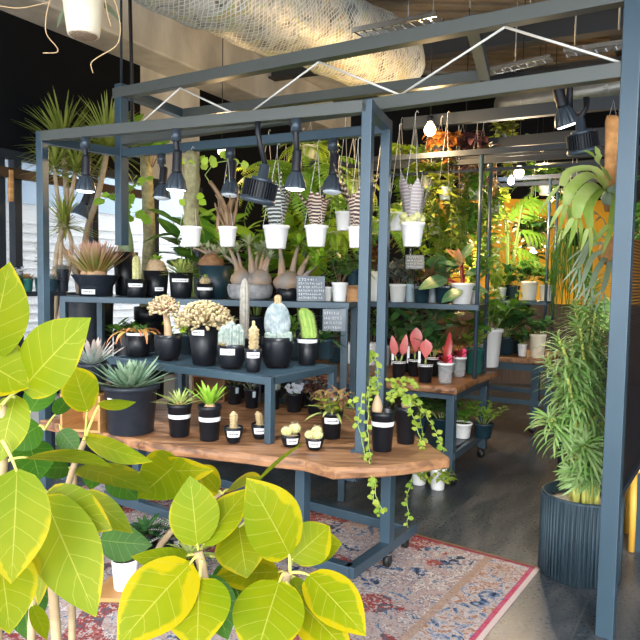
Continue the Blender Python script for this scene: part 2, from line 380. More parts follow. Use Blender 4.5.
def netmat():
    m, t, b = _new('foil_net')
    tc = N(t, 'ShaderNodeTexCoord'); sx = N(t, 'ShaderNodeSeparateXYZ'); L(t, tc.outputs['UV'], sx.inputs[0])
    a = mth(t, 'ADD', mth(t, 'MULTIPLY', sx.outputs[0], 44), mth(t, 'MULTIPLY', sx.outputs[1], 92)); c = mth(t, 'SUBTRACT', mth(t, 'MULTIPLY', sx.outputs[0], 44), mth(t, 'MULTIPLY', sx.outputs[1], 92))
    w = mth(t, 'MINIMUM', mth(t, 'ABSOLUTE', mth(t, 'SUBTRACT', mth(t, 'FRACT', a), .5)), mth(t, 'ABSOLUTE', mth(t, 'SUBTRACT', mth(t, 'FRACT', c), .5)))
    n = N(t, 'ShaderNodeTexNoise', i_Scale=9, i_Detail=8, i_Distortion=.9); L(t, tc.outputs['Object'], n.inputs[0])
    c0 = ramp(t, n.outputs[0], ((.3, (.1, .1, .07)), (.42, (.4, .38, .3)), (.52, (.7, .66, .58)), (.6, (.4, .45, .2)), (.68, (.66, .4, .22)), (.78, (.15, .12, .08))))
    L(t, mixc(t, mth(t, 'LESS_THAN', w, .1), c0, (.8, .82, .82)), b.inputs['Base Color'])
    b.inputs['Metallic'].default_value = .15; b.inputs['Roughness'].default_value = .5
    bp = N(t, 'ShaderNodeBump', i_Strength=.8, i_Distance=.02); L(t, n.outputs[0], bp.inputs['Height']); L(t, bp.outputs[0], b.inputs['Normal'])
netmat()
mat('concrete', (.7, .67, .6), .9, col2=(.42, .4, .36), scale=2.5, bump=.5, bscale=18, stretch=(1, 1, .5))
mat('deck', (.22, .17, .115), .8, col2=(.3, .25, .18), scale=3, bump=.3)
mat('beam_black', (.03, .032, .036), .6)
mat('duct', (.55, .55, .52), .32, .8, col2=(.4, .4, .38), scale=5)
mat('wall_black', (.003, .004, .006), .7, spec=.15)
mat('wall_brown', (.05, .03, .02), .6, col2=(.1, .06, .035), scale=4, stretch=(12, 12, .5))
mat('wall_yellow', (.95, .5, .02), .6, col2=(.85, .42, .015), scale=3)
mat('ext_white', (.85, .85, .84), .8, col2=(.75, .76, .77), scale=2, stretch=(.2, .2, 20))
mat('ext_blue', (.45, .58, .72), .6)
mat('ext_ground', (.7, .7, .7), .9, col2=(.6, .6, .6), scale=3)
mat('mat_brown', (.05, .025, .015), .5)
mat('glass', (.9, .95, 1), .02, alpha=.08)
# ---------------------------------------------------------------- directions of the room
DU = V((-.83, .56, 0)).normalized()     # along the tables, to the left and away
DV = V((.56, .83, 0)).normalized()      # across the tables, away
RZ = math.atan2(DV.y, DV.x)             # rotation of a box whose x runs along DV
RZU = math.atan2(-DU.y, -DU.x)
def slab(pts, z0, z1, jit=.004, seed=1, step=.07, waney=.008):
    """extruded outline with a slightly wavy live edge"""
    r = random.Random(seed); ring = []
    for i, p in enumerate(pts):
        q = pts[(i + 1) % len(pts)]; n = max(1, int((V(q) - V(p)).length / step))
        for k in range(n):
            a = V(p).lerp(V(q), k / n); ring.append(V((a.x + r.uniform(-jit, jit), a.y + r.uniform(-jit, jit), 0)))
    c = sum(ring, V((0, 0, 0))) / len(ring); m = M(); n = len(ring)
    for z, k in ((z1, .006), (z1 - .008, 0), ((z0 + z1) / 2, -waney * .4), (z0 + .006, 0), (z0, waney)):
        for p in ring:
            d = (c - p).normalized(); m.v.append(V((p.x + d.x * k, p.y + d.y * k, z)))
    for j in range(4):
        for i in range(n): m.face((j * n + i, (j + 1) * n + i, (j + 1) * n + (i + 1) % n, j * n + (i + 1) % n))
    m.face(list(range(n))); m.face([4 * n + i for i in reversed(range(n))])
    return m
# ================================================================ ROOM
def quadwall(name, a, b, z0, z1, th, m, side=1):
    a, b = V(a), V(b); d = (b - a).normalized(); nrm = V((-d.y, d.x, 0)) * side
    mb = M().box(((a + b) / 2 + nrm * th / 2).to_2d().to_3d() + V((0, 0, (z0 + z1) / 2)), ((b - a).length, th, z1 - z0), math.atan2(d.y, d.x))
    return struct(mb.build(name, m, smooth=False))
fl = M(); fl.box((1, 5.45, -.05), (16, 13.3, .1)); struct(fl.build('floor', 'floor_slate', smooth=False))
fo = M(); fo.box((0, -8.3, -.07), (30, 14, .1)); struct(fo.build('floor_bounce', 'ext_ground', smooth=False))  # unseen pale ground added to bounce daylight up to the ceiling
CZ = 4.3
cl = M(); n_ = 50
for i in range(n_):                     # folded steel deck, ribs across the beams
    y0 = -1.0 + i * .21
    cl.box((1.0, y0, CZ + .05), (12, .12, .02)); cl.box((1.0, y0 + .105, CZ + .09), (12, .12, .02)); cl.box((1, y0 + .055, CZ + .07), (12, .008, .05)); cl.box((1, y0 + .155, CZ + .07), (12, .008, .05))
struct(cl.build('ceiling', 'deck', smooth=False))
WL0 = V((-2.706, 4.55, 0)); WD = V((.5, .866, 0)); WN = V((-.866, .5, 0))       # window wall on the left; WN points outside
def wl(t): return WL0 + WD * t
quadwall('wall_left', wl(-6.3), wl(1.92), 2.4, 3.44, .2, 'wall_black')
quadwall('wall_left_beyond', wl(2.77), wl(5.5), 0, 3.44, .2, 'wall_black')
quadwall('trim_1', wl(1.92), wl(2.77), 2.36, 3.44, .24, 'concrete')
quadwall('wall_left_base', wl(-6.3), wl(2.77), 0, .45, .2, 'pot_white')
quadwall('wall_front_lightstop', (-6.2, -1.1, 0), (4.3, -1.1, 0), 3.5, 4.3, .2, 'pot_white')  # unseen wall added behind the camera to limit daylight indoors
b_ = M(); b_.beam(wl(-6.3) + V((0, 0, 3.67)) - WN * .05, wl(6) + V((0, 0, 3.67)) - WN * .05, .7, .46); b_.beam(wl(-6.3) + V((0, 0, 4.08)) - WN * .3, wl(6) + V((0, 0, 4.08)) - WN * .3, .9, .36)
struct(b_.build('trim_2', 'concrete', smooth=False, bevel=.02))
wn = M()
for t in (-4.5, -2.8, -1.2, .46, .6, 1.35, 2.1, 2.75): wn.post(wl(t), 2.4, .06, .08, math.atan2(WD.y, WD.x))
wn.beam(wl(-6.3) + V((0, 0, .48)), wl(2.77) + V((0, 0, .48)), .08, .06)
wn.beam(wl(-6.3) + V((0, 0, 2.37)), wl(2.77) + V((0, 0, 2.37)), .1, .06)
w1 = struct(wn.build('window_1', 'steel_dark', smooth=False))
gl = M(); gl.beam(wl(-6.2) + V((0, 0, 1.42)) + WN * .05, wl(2.75) + V((0, 0, 1.42)) + WN * .05, .006, 1.86); gl.build('pane', 'glass', w1, smooth=False)
tr = M(); tr.beam(wl(-.4) + V((0, 0, 2.22)) - WN * .07, wl(1.92) + V((0, 0, 2.22)) - WN * .07, .05, .075); tr.build('transom', 'mat_brown', w1, smooth=False)
hd = M(); hd.post(wl(.5) + V((0, 0, 2.0)) - WN * .09, 2.24, .035, .03, RZ); hd.build('handle', 'oak', w1, smooth=False, bevel=.006)
# outside
E0 = wl(-8) + WN * 3.4; E1 = wl(9) + WN * 3.4
quadwall('wall_outside_building', E0, E1, 0, 5, .3, 'ext_white')
quadwall('trim_3', E0 - WN * .03, E1 - WN * .03, 2.42, 2.98, .03, 'ext_blue')
sd = M()
for k in range(17): sd.beam(E0 - WN * .012 + V((0, 0, .15 + k * .125)), E1 - WN * .012 + V((0, 0, .15 + k * .125)), .02, .012)
struct(sd.build('trim_4', 'ext_ground', smooth=False))
qg = M(); qg.beam(wl(-9) + WN * 1.9 + V((0, 0, -.08)), wl(9) + WN * 1.9 + V((0, 0, -.08)), 3.4, .1); struct(qg.build('floor_outside', 'ext_ground', smooth=False))
# back and right walls
quadwall('wall_back', (-1.5, 9.1, 0), (1.6, 9.1, 0), 0, 4.3, .15, 'wall_black', 1)
quadwall('wall_back_yellow', (1.6, 9.1, 0), (6, 9.1, 0), 1.15, 2.62, .15, 'wall_yellow', 1)
quadwall('wall_back_upper', (1.6, 9.1, 0), (6, 9.1, 0), 2.62, 4.3, .15, 'wall_black', 1)
quadwall('wall_back_lower', (1.6, 9.1, 0), (6, 9.1, 0), 0, 1.15, .15, 'wall_brown', 1)
quadwall('wall_right', (5.6, 9.1, 0), (4.2, -1, 0), 0, 4.3, .15, 'wall_brown', 1)
# ceiling steel, ducts, services
def vz_(p, z): return V((p.x, p.y, z))
def beamthing(name, p, q, w, h, m): return struct(M().beam(p, q, w, h).build(name, m, smooth=False))
k_ = 5
for off in (.9, 2.35, 3.8):
    p0 = V((-.9, 2.0, 0)) + V((.85, -.5, 0)) * off; p1 = p0 + V((.52, .854, 0)) * 8
    ib = M(); ib.beam(p0 + V((0, 0, 4.12)), p1 + V((0, 0, 4.12)), .012, .28); ib.beam(p0 + V((0, 0, 4.27)), p1 + V((0, 0, 4.27)), .18, .02); ib.beam(p0 + V((0, 0, 3.97)), p1 + V((0, 0, 3.97)), .18, .02)
    struct(ib.build('trim_%d' % k_, 'beam_black', smooth=False)); k_ += 1
for y in (4.6, 6.6, 8.2):
    ib = M(); a, b2 = V((-1.2, y + 1.1, 3.8)), V((5.2, y - 2.0, 3.8)); ib.beam(a, b2, .012, .2); ib.beam(a + V((0, 0, .1)), b2 + V((0, 0, .1)), .14, .018); ib.beam(a - V((0, 0, .1)), b2 - V((0, 0, .1)), .14, .018)
    struct(ib.build('trim_%d' % k_, 'beam_black', smooth=False)); k_ += 1
for a_, b2_ in ((at(404, 124, 5.3), at(640, 106, 4.5)), (at(400, 152, 6.0), at(640, 128, 5.0)), (at(480, 172, 7.4), at(640, 158, 6.6))):
    struct(M().beam(a_, vz_(b2_, a_.z), .06, .09).build('trim_%d' % k_, 'steel_dark', smooth=False)); k_ += 1
# crumpled insulation bundle held up by a wire net
A0, A1 = at(225, -22, 3.6), at(400, 66, 5.6)
ax = (A1 - A0).normalized(); A0 = A0 - ax * .8
m_ = M(); pts = [A0.lerp(A1, i / 30) for i in range(31)]
m_.tube(pts, [.3 * (1 if i < 29 else .9 - (i - 29) * .25) for i in range(31)], 26)
for i, v in enumerate(m_.v): m_.v[i] = v + noise.noise_vector(v * 3.3) * .035 + noise.noise_vector(v * 9) * .022
tag(m_.build('insulated_pipe', 'foil_net', smooth=True, off=A0), 'thick crumpled foil insulation bundle held up by wire netting under the ceiling', 'pipe')
dz = M(); d0, d1 = at(500, 108, 5.6), at(680, 76, 4.6); dz.tube([d0.lerp(d1, i / 12) for i in range(13)], .105, 20)
dt = tag(dz.build('air_duct', 'duct', off=d0), 'round silver metal air duct crossing the ceiling at upper right', 'duct')
for i in (2, 5, 8, 11): sm = M(); q = d0.lerp(d1, i / 12); sm.tube([q - (d1 - d0).normalized() * .012, q + (d1 - d0).normalized() * .012], .11, 20); wpart('seam_ring', sm, 'duct', dt)
for nm, (p, q), lab in (('cable_tray', (at(356, 33, 3.9), at(440, 17, 3.6)), 'thin galvanised cable tray under the deck beside the foil bundle'),
                   ('cable_tray', (at(565, 53, 4.2), at(626, 44, 4.0)), 'thin galvanised cable tray beside the right post'),
                   ('cable_tray', (at(478, 74, 5.0), at(552, 58, 4.7)), 'thin galvanised cable tray crossing behind the steel lattice beam')):
    c = M(); d = (q - p).normalized(); s_ = d.cross(V((0, 0, 1))).normalized() * .05
    for k in (-1, 1): c.beam(p + s_ * k, q + s_ * k, .008, .03)
    nn = int((q - p).length / .06)
    for i in range(nn): r_ = p.lerp(q, i / nn); c.beam(r_ - s_, r_ + s_, .008, .006)
    tag(c.build(nm, 'chrome', smooth=False, off=p), lab, 'cable tray')
for i, (px, y0, d) in enumerate(((407, 62, 5.2), (515, 72, 5.0), (433, 24, 4.6), (530, 20, 4.4), (575, 45, 4.0), (619, 30, 3.6), (470, 8, 4.2))):
    p = at(px, y0, d); struct(M().tube([p, V((p.x, p.y, CZ))], .006, 5).build('trim_%d' % k_, 'wire')); k_ += 1
# thick black cable dropping from the ceiling at the left
p = at(132, 82, 4.1); q = V((p.x - .05, p.y, CZ)); tag(M().tube([q, q.lerp(p, .3) + V((-.03, 0, 0)), q.lerp(p, .6) + V((0.005, 0, 0)), p, p - V((0, 0, .3))], .012, 6).build('power_cable', 'rubber', off=p), 'thick black cable dropping from the ceiling at the left corner post', 'cable')
# ================================================================ RUG
RC = on(541, 568, 0); ra = (on(320, 509, 0) - RC).normalized(); rb = V((-ra.y, ra.x, 0));
if rb.y > 0: rb = -rb
RWD, RLN = 2.9, 2.4
rugmat(RWD, RLN)
rm = M(); gx, gy = 58, 48
for j in range(gy + 1):
    for i in range(gx + 1):
        u_, v_ = RWD * i / gx, RLN * j / gy; p = RC + ra * u_ + rb * v_
        rm.v.append(V((p.x, p.y, .0055 + .001 * noise.noise(V((u_ * 3, v_ * 3, 0))))))
for j in range(gy):
    for i in range(gx):
        q = j * (gx + 1) + i; rm.face((q, q + gx + 1, q + gx + 2, q + 1), [(RWD * a / gx, RLN * b / gy) for a, b in ((i, j), (i, j + 1), (i + 1, j + 1), (i + 1, j))])
base = len(rm.v); ring = [i for i in range(gx + 1)] + [(j + 1) * (gx + 1) - 1 for j in range(1, gy + 1)] + [gy * (gx + 1) + i for i in reversed(range(gx))] + [j * (gx + 1) for j in reversed(range(1, gy))]
for i in ring: rm.v.append(V((rm.v[i].x, rm.v[i].y, .001)))
for k in range(len(ring)): k2 = (k + 1) % len(ring); rm.face((ring[k], ring[k2], base + k2, base + k))
tag(rm.build('rug', 'rug_persian', off=RC), 'worn red, blue and cream patterned rug lying on the dark floor', 'rug')
# ================================================================ FURNITURE
TZ, LZ, SZ, RZ2, T2 = .65, .975, 1.302, 1.275, .72
def caster(root, p, z, ang=0, r=.035, px=None):
    """swivel caster under point p (top plate at height z)"""
    p = V((p.x, p.y, 0)); h = V((math.cos(ang), math.sin(ang), 0)); s_ = V((-h.y, h.x, 0)); c = p + h * .018
    zb = .0085; w = M(); w.tube([c - s_ * .013 + V((0, 0, r + zb)), c + s_ * .013 + V((0, 0, r + zb))], r, 18); wh = wpart('caster', w, 'rubber', root, True)
    f = M(); f.box((p.x, p.y, z - .004), (.06, .06, .008), ang)
    for k in (-1, 1): f.beam(V((p.x, p.y, z - .008)) + s_ * .018 * k, c + s_ * .018 * k + V((0, 0, r + zb)), .004, .03, s_)
    f.build('fork', 'chrome', wh, False, off=root.location)
# ---- main table: live-edge slab on a steel frame
TC = on(349, 577, .1)
t1 = thing('potting_table', 'long live-edge wooden table in front, its blue-lit grey steel legs on casters, carrying cacti', 'table', (-.4, 3.5, 0))
top = [on(40, 420, TZ), on(100, 432, TZ), on(160, 444, TZ), on(232, 452, TZ), on(305, 460, TZ), on(335, 468, TZ), on(385, 466, TZ), on(425, 461, TZ), on(449, 457, TZ), on(395, 421, TZ), V((.45, 3.86, 0)), V((-1.0, 4.26, 0)), V((-1.14, 3.86, 0)), V((-1.27, 3.8, 0))]
wpart('tabletop', slab(top, TZ - .052, TZ, seed=3), 'slab_wood', t1, False)
u, v = DU, DV; W = .052
fr = M(); zc = .12
def TP(a, b): return TC + u * a + v * b
fa = M()
for b in (.02, .62): fa.beam(TP(0, b).to_2d().to_3d() + V((0, 0, zc)), TP(1.72, b).to_2d().to_3d() + V((0, 0, zc)), W, W)
for a in (.0, 1.72): fa.beam(TP(a, .0).to_2d().to_3d() + V((0, 0, zc)), TP(a, .66).to_2d().to_3d() + V((0, 0, zc)), W, W)
wpart('base_frame', fa, 'steel_bluelit', t1, False, .003)
fb = M(); z2 = TZ - .052 - .026
for b in (.02, .62): fb.beam(TP(-.02, b).to_2d().to_3d() + V((0, 0, z2)), TP(1.72, b).to_2d().to_3d() + V((0, 0, z2)), W, W)
for a in (.0, .85, 1.72): fb.beam(TP(a, .0).to_2d().to_3d() + V((0, 0, z2)), TP(a, .66).to_2d().to_3d() + V((0, 0, z2)), W, W)
wpart('apron', fb, 'steel_bluelit', t1, False)
lg = [(0, .36), (.28, .02), (1.72, .36), (1.45, .02)]
for a, b in lg:
    p = TP(a, b); wpart('leg', M().post((p.x, p.y, zc + .02), TZ - .06, .055, .055, RZ), 'steel_bluelit', t1, False, .003)
for a, b in ((0, .36), (0.03, .62), (1.7, .05), (1.7, .62)):
    caster(t1, TP(a, b), zc - .026, 1.1)
# ---- low stand on the table
C0 = on(270, 445, TZ); C0 = C0 + (DU + DV) * .02
st = thing('display_stand', 'low blue-lit steel stand on the wooden table, mesh top full of cacti', 'stand', (C0.x, C0.y, TZ))
C0 = V((C0.x, C0.y, 0)); SU = V((-.834, .552, 0)).normalized(); SV = V((.552, .834, 0)).normalized(); SL, SD = 1.17, .56
def SP(a, b, z=0): return V((C0.x, C0.y, z)) + SU * a + SV * b
rzs = math.atan2(SV.y, SV.x)
f = M(); tz = LZ - .019
for b in (0, SD): f.beam(SP(-.019, b, tz), SP(SL + .019, b, tz), .038, .038)
for a in (0, SL): f.beam(SP(a, 0, tz), SP(a, SD, tz), .038, .038)
wpart('top_frame', f, 'steel_bluelit', st, False, .003)
for a in (0, SL):
    for b in (0, SD): wpart('leg', M().post(SP(a, b, TZ + .0012), LZ - .03, .038, .038, rzs), 'steel_bluelit', st, False, .003)
g = M()
for i in range(1, 52): g.beam(SP(SL * i / 52, 0, LZ - .012), SP(SL * i / 52, SD, LZ - .012), .004, .004)
for i in range(1, 24): g.beam(SP(0, SD * i / 24, LZ - .009), SP(SL, SD * i / 24, LZ - .009), .004, .004)
wpart('mesh_shelf', g, 'steel_bluelit', st, False)
# ---- tall stand on the floor behind the table
K1 = atz(345, SZ, 4.12); K0 = atz(64, SZ, 4.46); KU = (K0 - K1); KU.z = 0; KL = KU.length; KU.normalize(); KV = V((-KU.y, KU.x, 0)); KV = KV if KV.y > 0 else -KV
ts = thing('tall_stand', 'tall blue-lit steel stand behind the table, one long shelf of caudex plants', 'stand', (K1.x, K1.y, 0))
def KP(a, b, z): return V((K1.x, K1.y, z)) + KU * a + KV * b
rzk = math.atan2(KV.y, KV.x); f = M(); tz = SZ - .021; KD = .5
for b in (0, KD): f.beam(KP(-.03, b, tz), KP(KL + .02, b, tz), .042, .042)
for a in (0, KL): f.beam(KP(a, 0, tz), KP(a, KD, tz), .042, .042)
f.beam(KP(0, KD, .3), KP(KL, KD, .3), .04, .04)
wpart('shelf_frame', f, 'steel_bluelit', ts, False, .003)
wpart('mesh_shelf', M().box(KP(KL / 2, KD / 2, SZ - .008), (KD - .04, KL - .04, .012), rzk), 'steel_bluelit', ts, False)
for a in (0, KL):
    for b in (0, KD): wpart('leg', M().post(KP(a, b, 0), SZ - .03, .045, .045, rzk), 'steel_bluelit', ts, False, .003)
# ---- hanging frame with its lattice beam
HZ = 2.255
PFR = on(361, 452, TZ); PFL = atz(42, HZ, 3.62); PRR = on(379.5, 434, TZ); PBL = atz(121.5, 2.5, 3.97)
PR = at(632, 65, 2.5)
gf = thing('plant_gantry', 'blue-lit grey steel frame with lattice beam, posts and rails the plants hang from', 'steel frame', (0, 3.3, 0))
def vz(p, z): return V((p.x, p.y, z))
PW = .048
rzf = math.atan2((PFL - PFR).y, (PFL - PFR).x)
for p, z0, z1, w in ((PFR, TZ + .0015, HZ, PW), (PRR, TZ + .0015, HZ, PW), (PFL, .008, HZ, PW), (PBL, 1.64, 2.63, .06), (PR, .001, 2.66, .068)):
    rz_ = rzf if w < .05 else RZ
    wpart('post', M().post(vz(p, z0), z1, w, w, rz_), 'steel_bluelit', gf, False, .003)
wpart('hanger_rod', M().tube([vz(PBL, 2.62), vz(PBL, CZ)], .008, 8), 'steel_dark', gf, True)
for p in (PFR, PRR): wpart('foot_plate', M().box(vz(p, TZ + .0055), (.085, .06, .008), rzf), 'steel_bluelit', gf, False)
rl = HZ - .028
wpart('front_rail', M().beam(vz(PFL, rl), vz(PFR, rl), PW, .056), 'steel_grey', gf, False, .003)
wpart('rear_rail', M().beam(vz(PBL, 2.21), vz(PRR, 2.21), PW, .05), 'steel_bluelit', gf, False, .003)
for a, b, z in ((PFL, PBL, 2.21), (PFR, PRR, rl)): wpart('side_rail', M().beam(vz(a, z), vz(b, z), PW, .045), 'steel_bluelit', gf, False)
cb, ct = 2.287, 2.575
wpart('lower_chord', M().beam(vz(PBL, cb), vz(PR, cb), .055, .06), 'steel_grey', gf, False, .003)
wpart('upper_chord', M().beam(vz(PBL, ct) + V((-.04, .02, 0)), vz(PR, ct), .06, .062), 'steel_grey', gf, False, .003)
def line_at(px, a, b):
    """point of plan line a-b seen in column px"""
    lo, hi = 0., 1.
    for _ in range(40):
        m_ = (lo + hi) / 2; q = a.lerp(b, m_)
        if pix(V((q.x, q.y, 2.3)))[0] < px: lo = m_
        else: hi = m_
    return a.lerp(b, lo)
zig = M(); Z = [(98, 1), (180, 1), (243, 0), (318, 1), (400, 0), (503, 1), (621, 0)]
Z[0] = (128, 0)
zp = [vz(line_at(px, PBL, PR), ct - .033 if up else cb + .032) for px, up in Z]
for a, b in zip(zp, zp[1:]):
    wpart('lattice_rod', M().tube([a, b], .0055, 6), 'wire_white', gf, True)
BK0, BK1 = atz(182, 2.59, 4.5), atz(485, 2.59, 3.55)
wpart('back_chord', M().beam(BK0, BK1, .055, .06), 'steel_grey', gf, False, .003)
wpart('cross_beam', M().beam(vz(PBL, 2.59), BK0, .055, .06), 'steel_bluelit', gf, False)
qq = line_at(470, PBL, PR); wpart('cross_beam', M().beam(vz(qq, 2.59), BK1, .055, .06), 'steel_bluelit', gf, False)
wpart('cross_beam', M().beam(vz(PR, 2.36), vz(PR, 2.36) + DV * 2.2, .055, .06), 'steel_grey', gf, False)
PRB = PR + DV * 1.02; wpart('post', M().post(vz(PRB, .001), 2.36, .06, .06, RZ), 'steel_bluelit', gf, False)
# perforated metal panel between the two right posts
pp = M(); a, b = vz(PR, 0) + DV * .05, vz(PRB, 0) - DV * .035; n_ = DV.cross(V((0, 0, 1))) * .002; wd = (b - a).length
for s_ in (-1, 1):
    i = len(pp.v); pp.v += [a + n_ * s_ + V((0, 0, .56)), b + n_ * s_ + V((0, 0, .56)), b + n_ * s_ + V((0, 0, 2.0)), a + n_ * s_ + V((0, 0, 2.0))]
    pp.face((i, i + 1, i + 2, i + 3) if s_ > 0 else (i + 3, i + 2, i + 1, i), [(0, 0), (wd, 0), (wd, 1.44), (0, 1.44)] if s_ > 0 else [(0, 1.44), (wd, 1.44), (wd, 0), (0, 0)])
wpart('perforated_panel', pp, 'perforated', gf, False)
pf = M()
for z in (.55, 2.0): pf.beam(a + V((0, 0, z)), b + V((0, 0, z)), .03, .03)
pf.beam(a + V((0, 0, .55)), a + V((0, 0, 2.0)), .03, .03); pf.beam(b + V((0, 0, .55)), b + V((0, 0, 2.0)), .03, .03)
wpart('panel_frame', pf, 'steel_dark', gf, False)
# ---- second table and its rack of threaded posts
Q0 = on(457, 388, T2); Q0 = V((Q0.x, Q0.y, 0))
t2 = thing('potting_table', 'second live-edge wooden table behind, blue-lit steel legs, under the white and green pots', 'table', (Q0.x, Q0.y, 0))
QU, QV = V((-.88, .475, 0)).normalized(), V((.5, .866, 0)).normalized()
def QP(a, b, z=0): return V((Q0.x, Q0.y, z)) + QU * a + QV * b
QL, QD = 1.55, .98
wpart('tabletop', slab([QP(0, 0), QP(.5, -.02), QP(1.1, .0), QP(QL, 0), QP(QL, QD), QP(.9, QD), QP(-.02, QD), QP(.01, .5)], T2 - .05, T2, seed=8, waney=.012), 'slab_wood', t2, False)
f = M()
for b in (.09, QD - .09):
    for z in (T2 - .075, .22): f.beam(QP(.05, b, z), QP(QL - .05, b, z), .05, .05)
for a in (.05, QL - .05):
    for z in (T2 - .075, .22): f.beam(QP(a, .07, z), QP(a, QD - .07, z), .05, .05)
wpart('frame', f, 'steel_bluelit', t2, False, .003)
for a in (.06, QL - .06):
    for b in (.08, QD - .08):
        wpart('leg', M().post(QP(a, b, .1), T2 - .05, .06, .06, RZ), 'steel_bluelit', t2, False, .003); caster(t2, QP(a, b), .1, .2 if b < .5 else 2.0)
wpart('bottom_shelf', M().beam(QP(.06, QD / 2, .235), QP(QL - .06, QD / 2, .235), QD - .2, .02), 'steel_bluelit', t2, False)
A_ = on(474.5, 379, T2); B_ = on(492, 372, T2); RD_ = (V((B_.x, B_.y, 0)) - V((A_.x, A_.y, 0)))
RU = V((-.9, .43, 0)).normalized(); RV = V((-RU.y, RU.x, 0)); RV = RV if RV.y > 0 else -RV; RDp = .36; RLn = 1.45
r2 = thing('wire_rack', 'thin-posted blue-lit steel rack on the second table, shelf of white and green pots', 'rack', (A_.x, A_.y, T2))
def RP(a, b, z): return V((A_.x, A_.y, z)) + RU * a + RV * b
for a in (0, RLn):
    for b in (0, RDp):
        wpart('post', M().tube([RP(a, b, T2 + .001), RP(a, b, 2.42)], .0155, 10), 'steel_bluelit', r2, True)
f = M()
for b in (0, RDp): f.beam(RP(-.015, b, RZ2 - .019), RP(RLn + .015, b, RZ2 - .019), .034, .038)
for a in (0, RLn): f.beam(RP(a, 0, RZ2 - .019), RP(a, RDp, RZ2 - .019), .034, .038)
f.box(RP(RLn / 2, RDp / 2, RZ2 - .008), (RDp, RLn, .012), math.atan2(RV.y, RV.x))
wpart('shelf', f, 'steel_bluelit', r2, False)
f = M()
for b in (0, RDp): f.beam(RP(-.9, b, 2.4), RP(RLn + .1, b, 2.4), .04, .04)
for z_, o_ in ((2.3, .18), (2.46, .5)): f.beam(RP(-1.2, o_, z_), RP(RLn + .3, o_, z_), .02, .02)
wpart('top_rail', f, 'steel_dark', r2, False)
# ---- far table and rack
X0 = on(546, 360, .73); X0 = V((X0.x, X0.y, 0))
t3 = thing('potting_table', 'far wooden table with blue-lit steel legs, behind the aisle in the dim room', 'table', (X0.x, X0.y, 0))
def XP(a, b, z=0): return V((X0.x, X0.y, z)) + QU * a + QV * b
wpart('tabletop', slab([XP(0, 0), XP(1.7, 0), XP(1.7, .85), XP(0, .85)], .68, .73, seed=12), 'slab_wood', t3, False)
f = M()
for b in (.08, .77):
    f.beam(XP(.03, b, .64), XP(1.67, b, .64), .06, .07); f.beam(XP(.03, b, .3), XP(1.67, b, .3), .05, .05)
for a in (.05, 1.65): f.beam(XP(a, .05, .64), XP(a, .8, .64), .06, .07)
wpart('frame', f, 'steel_bluelit', t3, False)
for a in (.1, 1.62):
    for b in (.08, .77): wpart('leg', M().post(XP(a, b, .1), .66, .07, .07, RZ), 'steel_bluelit', t3, False); caster(t3, XP(a, b), .1, 2.6)
Y0 = on(541, 357, .73); Y0 = vz(Y0, 0) + QV * .12 + QU * .12
r3 = thing('wire_rack', 'far thin-posted steel rack under the leafy split-leaf plant, holding white pots', 'rack', (Y0.x, Y0.y, .73))
def YP(a, b, z): return V((Y0.x, Y0.y, z)) + QU * a + QV * b
for a in (-.12, 1.3):
    for b in (0, .4): wpart('post', M().tube([YP(a, b, .7315), YP(a, b, 2.5)], .015, 8), 'steel_bluelit', r3, True)
f = M()
for b in (0, .4): f.beam(YP(-.13, b, 1.25), YP(1.3, b, 1.25), .034, .04)
f.box(YP(.6, .2, 1.262), (.4, 1.4, .012), math.atan2(QV.y, QV.x))
wpart('shelf', f, 'steel_bluelit', r3, False)
f = M()
for b in (0, .4): f.beam(YP(-.9, b, 2.48), YP(1.4, b, 2.48), .04, .04)
wpart('top_rail', f, 'steel_dark', r3, False)
Y3Z = 1.27
# ---- timber stool behind the panel
so = on(629, 556, 0); so = V((so.x + .085, so.y + .18, .004))
sl = thing('stool', 'yellow wooden stool standing behind the perforated panel', 'stool', (so.x, so.y, 0))
wpart('seat', M().lathe([(0.001, .43), (.125, .43), (.13, .445), (.125, .46), (.001, .46)], 28, (so.x, so.y, 0)), 'yellow_wood', sl, True)
for k in range(4):
    g = math.atan2(-.13, -.05) + k * PI / 2; d = V((math.cos(g), math.sin(g), 0)); wpart('leg', M().tube([so + d * .1393, so + d * .1 + V((0, 0, .428))], [.017, .021], 12), 'yellow_wood', sl, True)
# ---- shelf by the window
wa = on(62, 291, 1.32) if False else atz(66, 1.325, 4.72); wb = atz(-8, 1.325, 4.25)
ws = thing('window_shelf', 'narrow dark metal shelf at the window behind the tall post', 'shelf', (wa.x, wa.y, 0))
dsh = (wb - wa).normalized(); nsh = V((-dsh.y, dsh.x, 0)); nsh = nsh if nsh.y > 0 else -nsh
wpart('shelf_board', M().beam(vz(wa, 1.31) + nsh * .08, vz(wb, 1.31) + nsh * .08, .16, .03), 'steel_dark', ws, False)
for k in (.2, .85):
    p = wa.lerp(wb, k) + nsh * .03; wpart('leg', M().post(vz(p, 0), 1.3, .04, .04, RZ), 'steel_dark', ws, False)
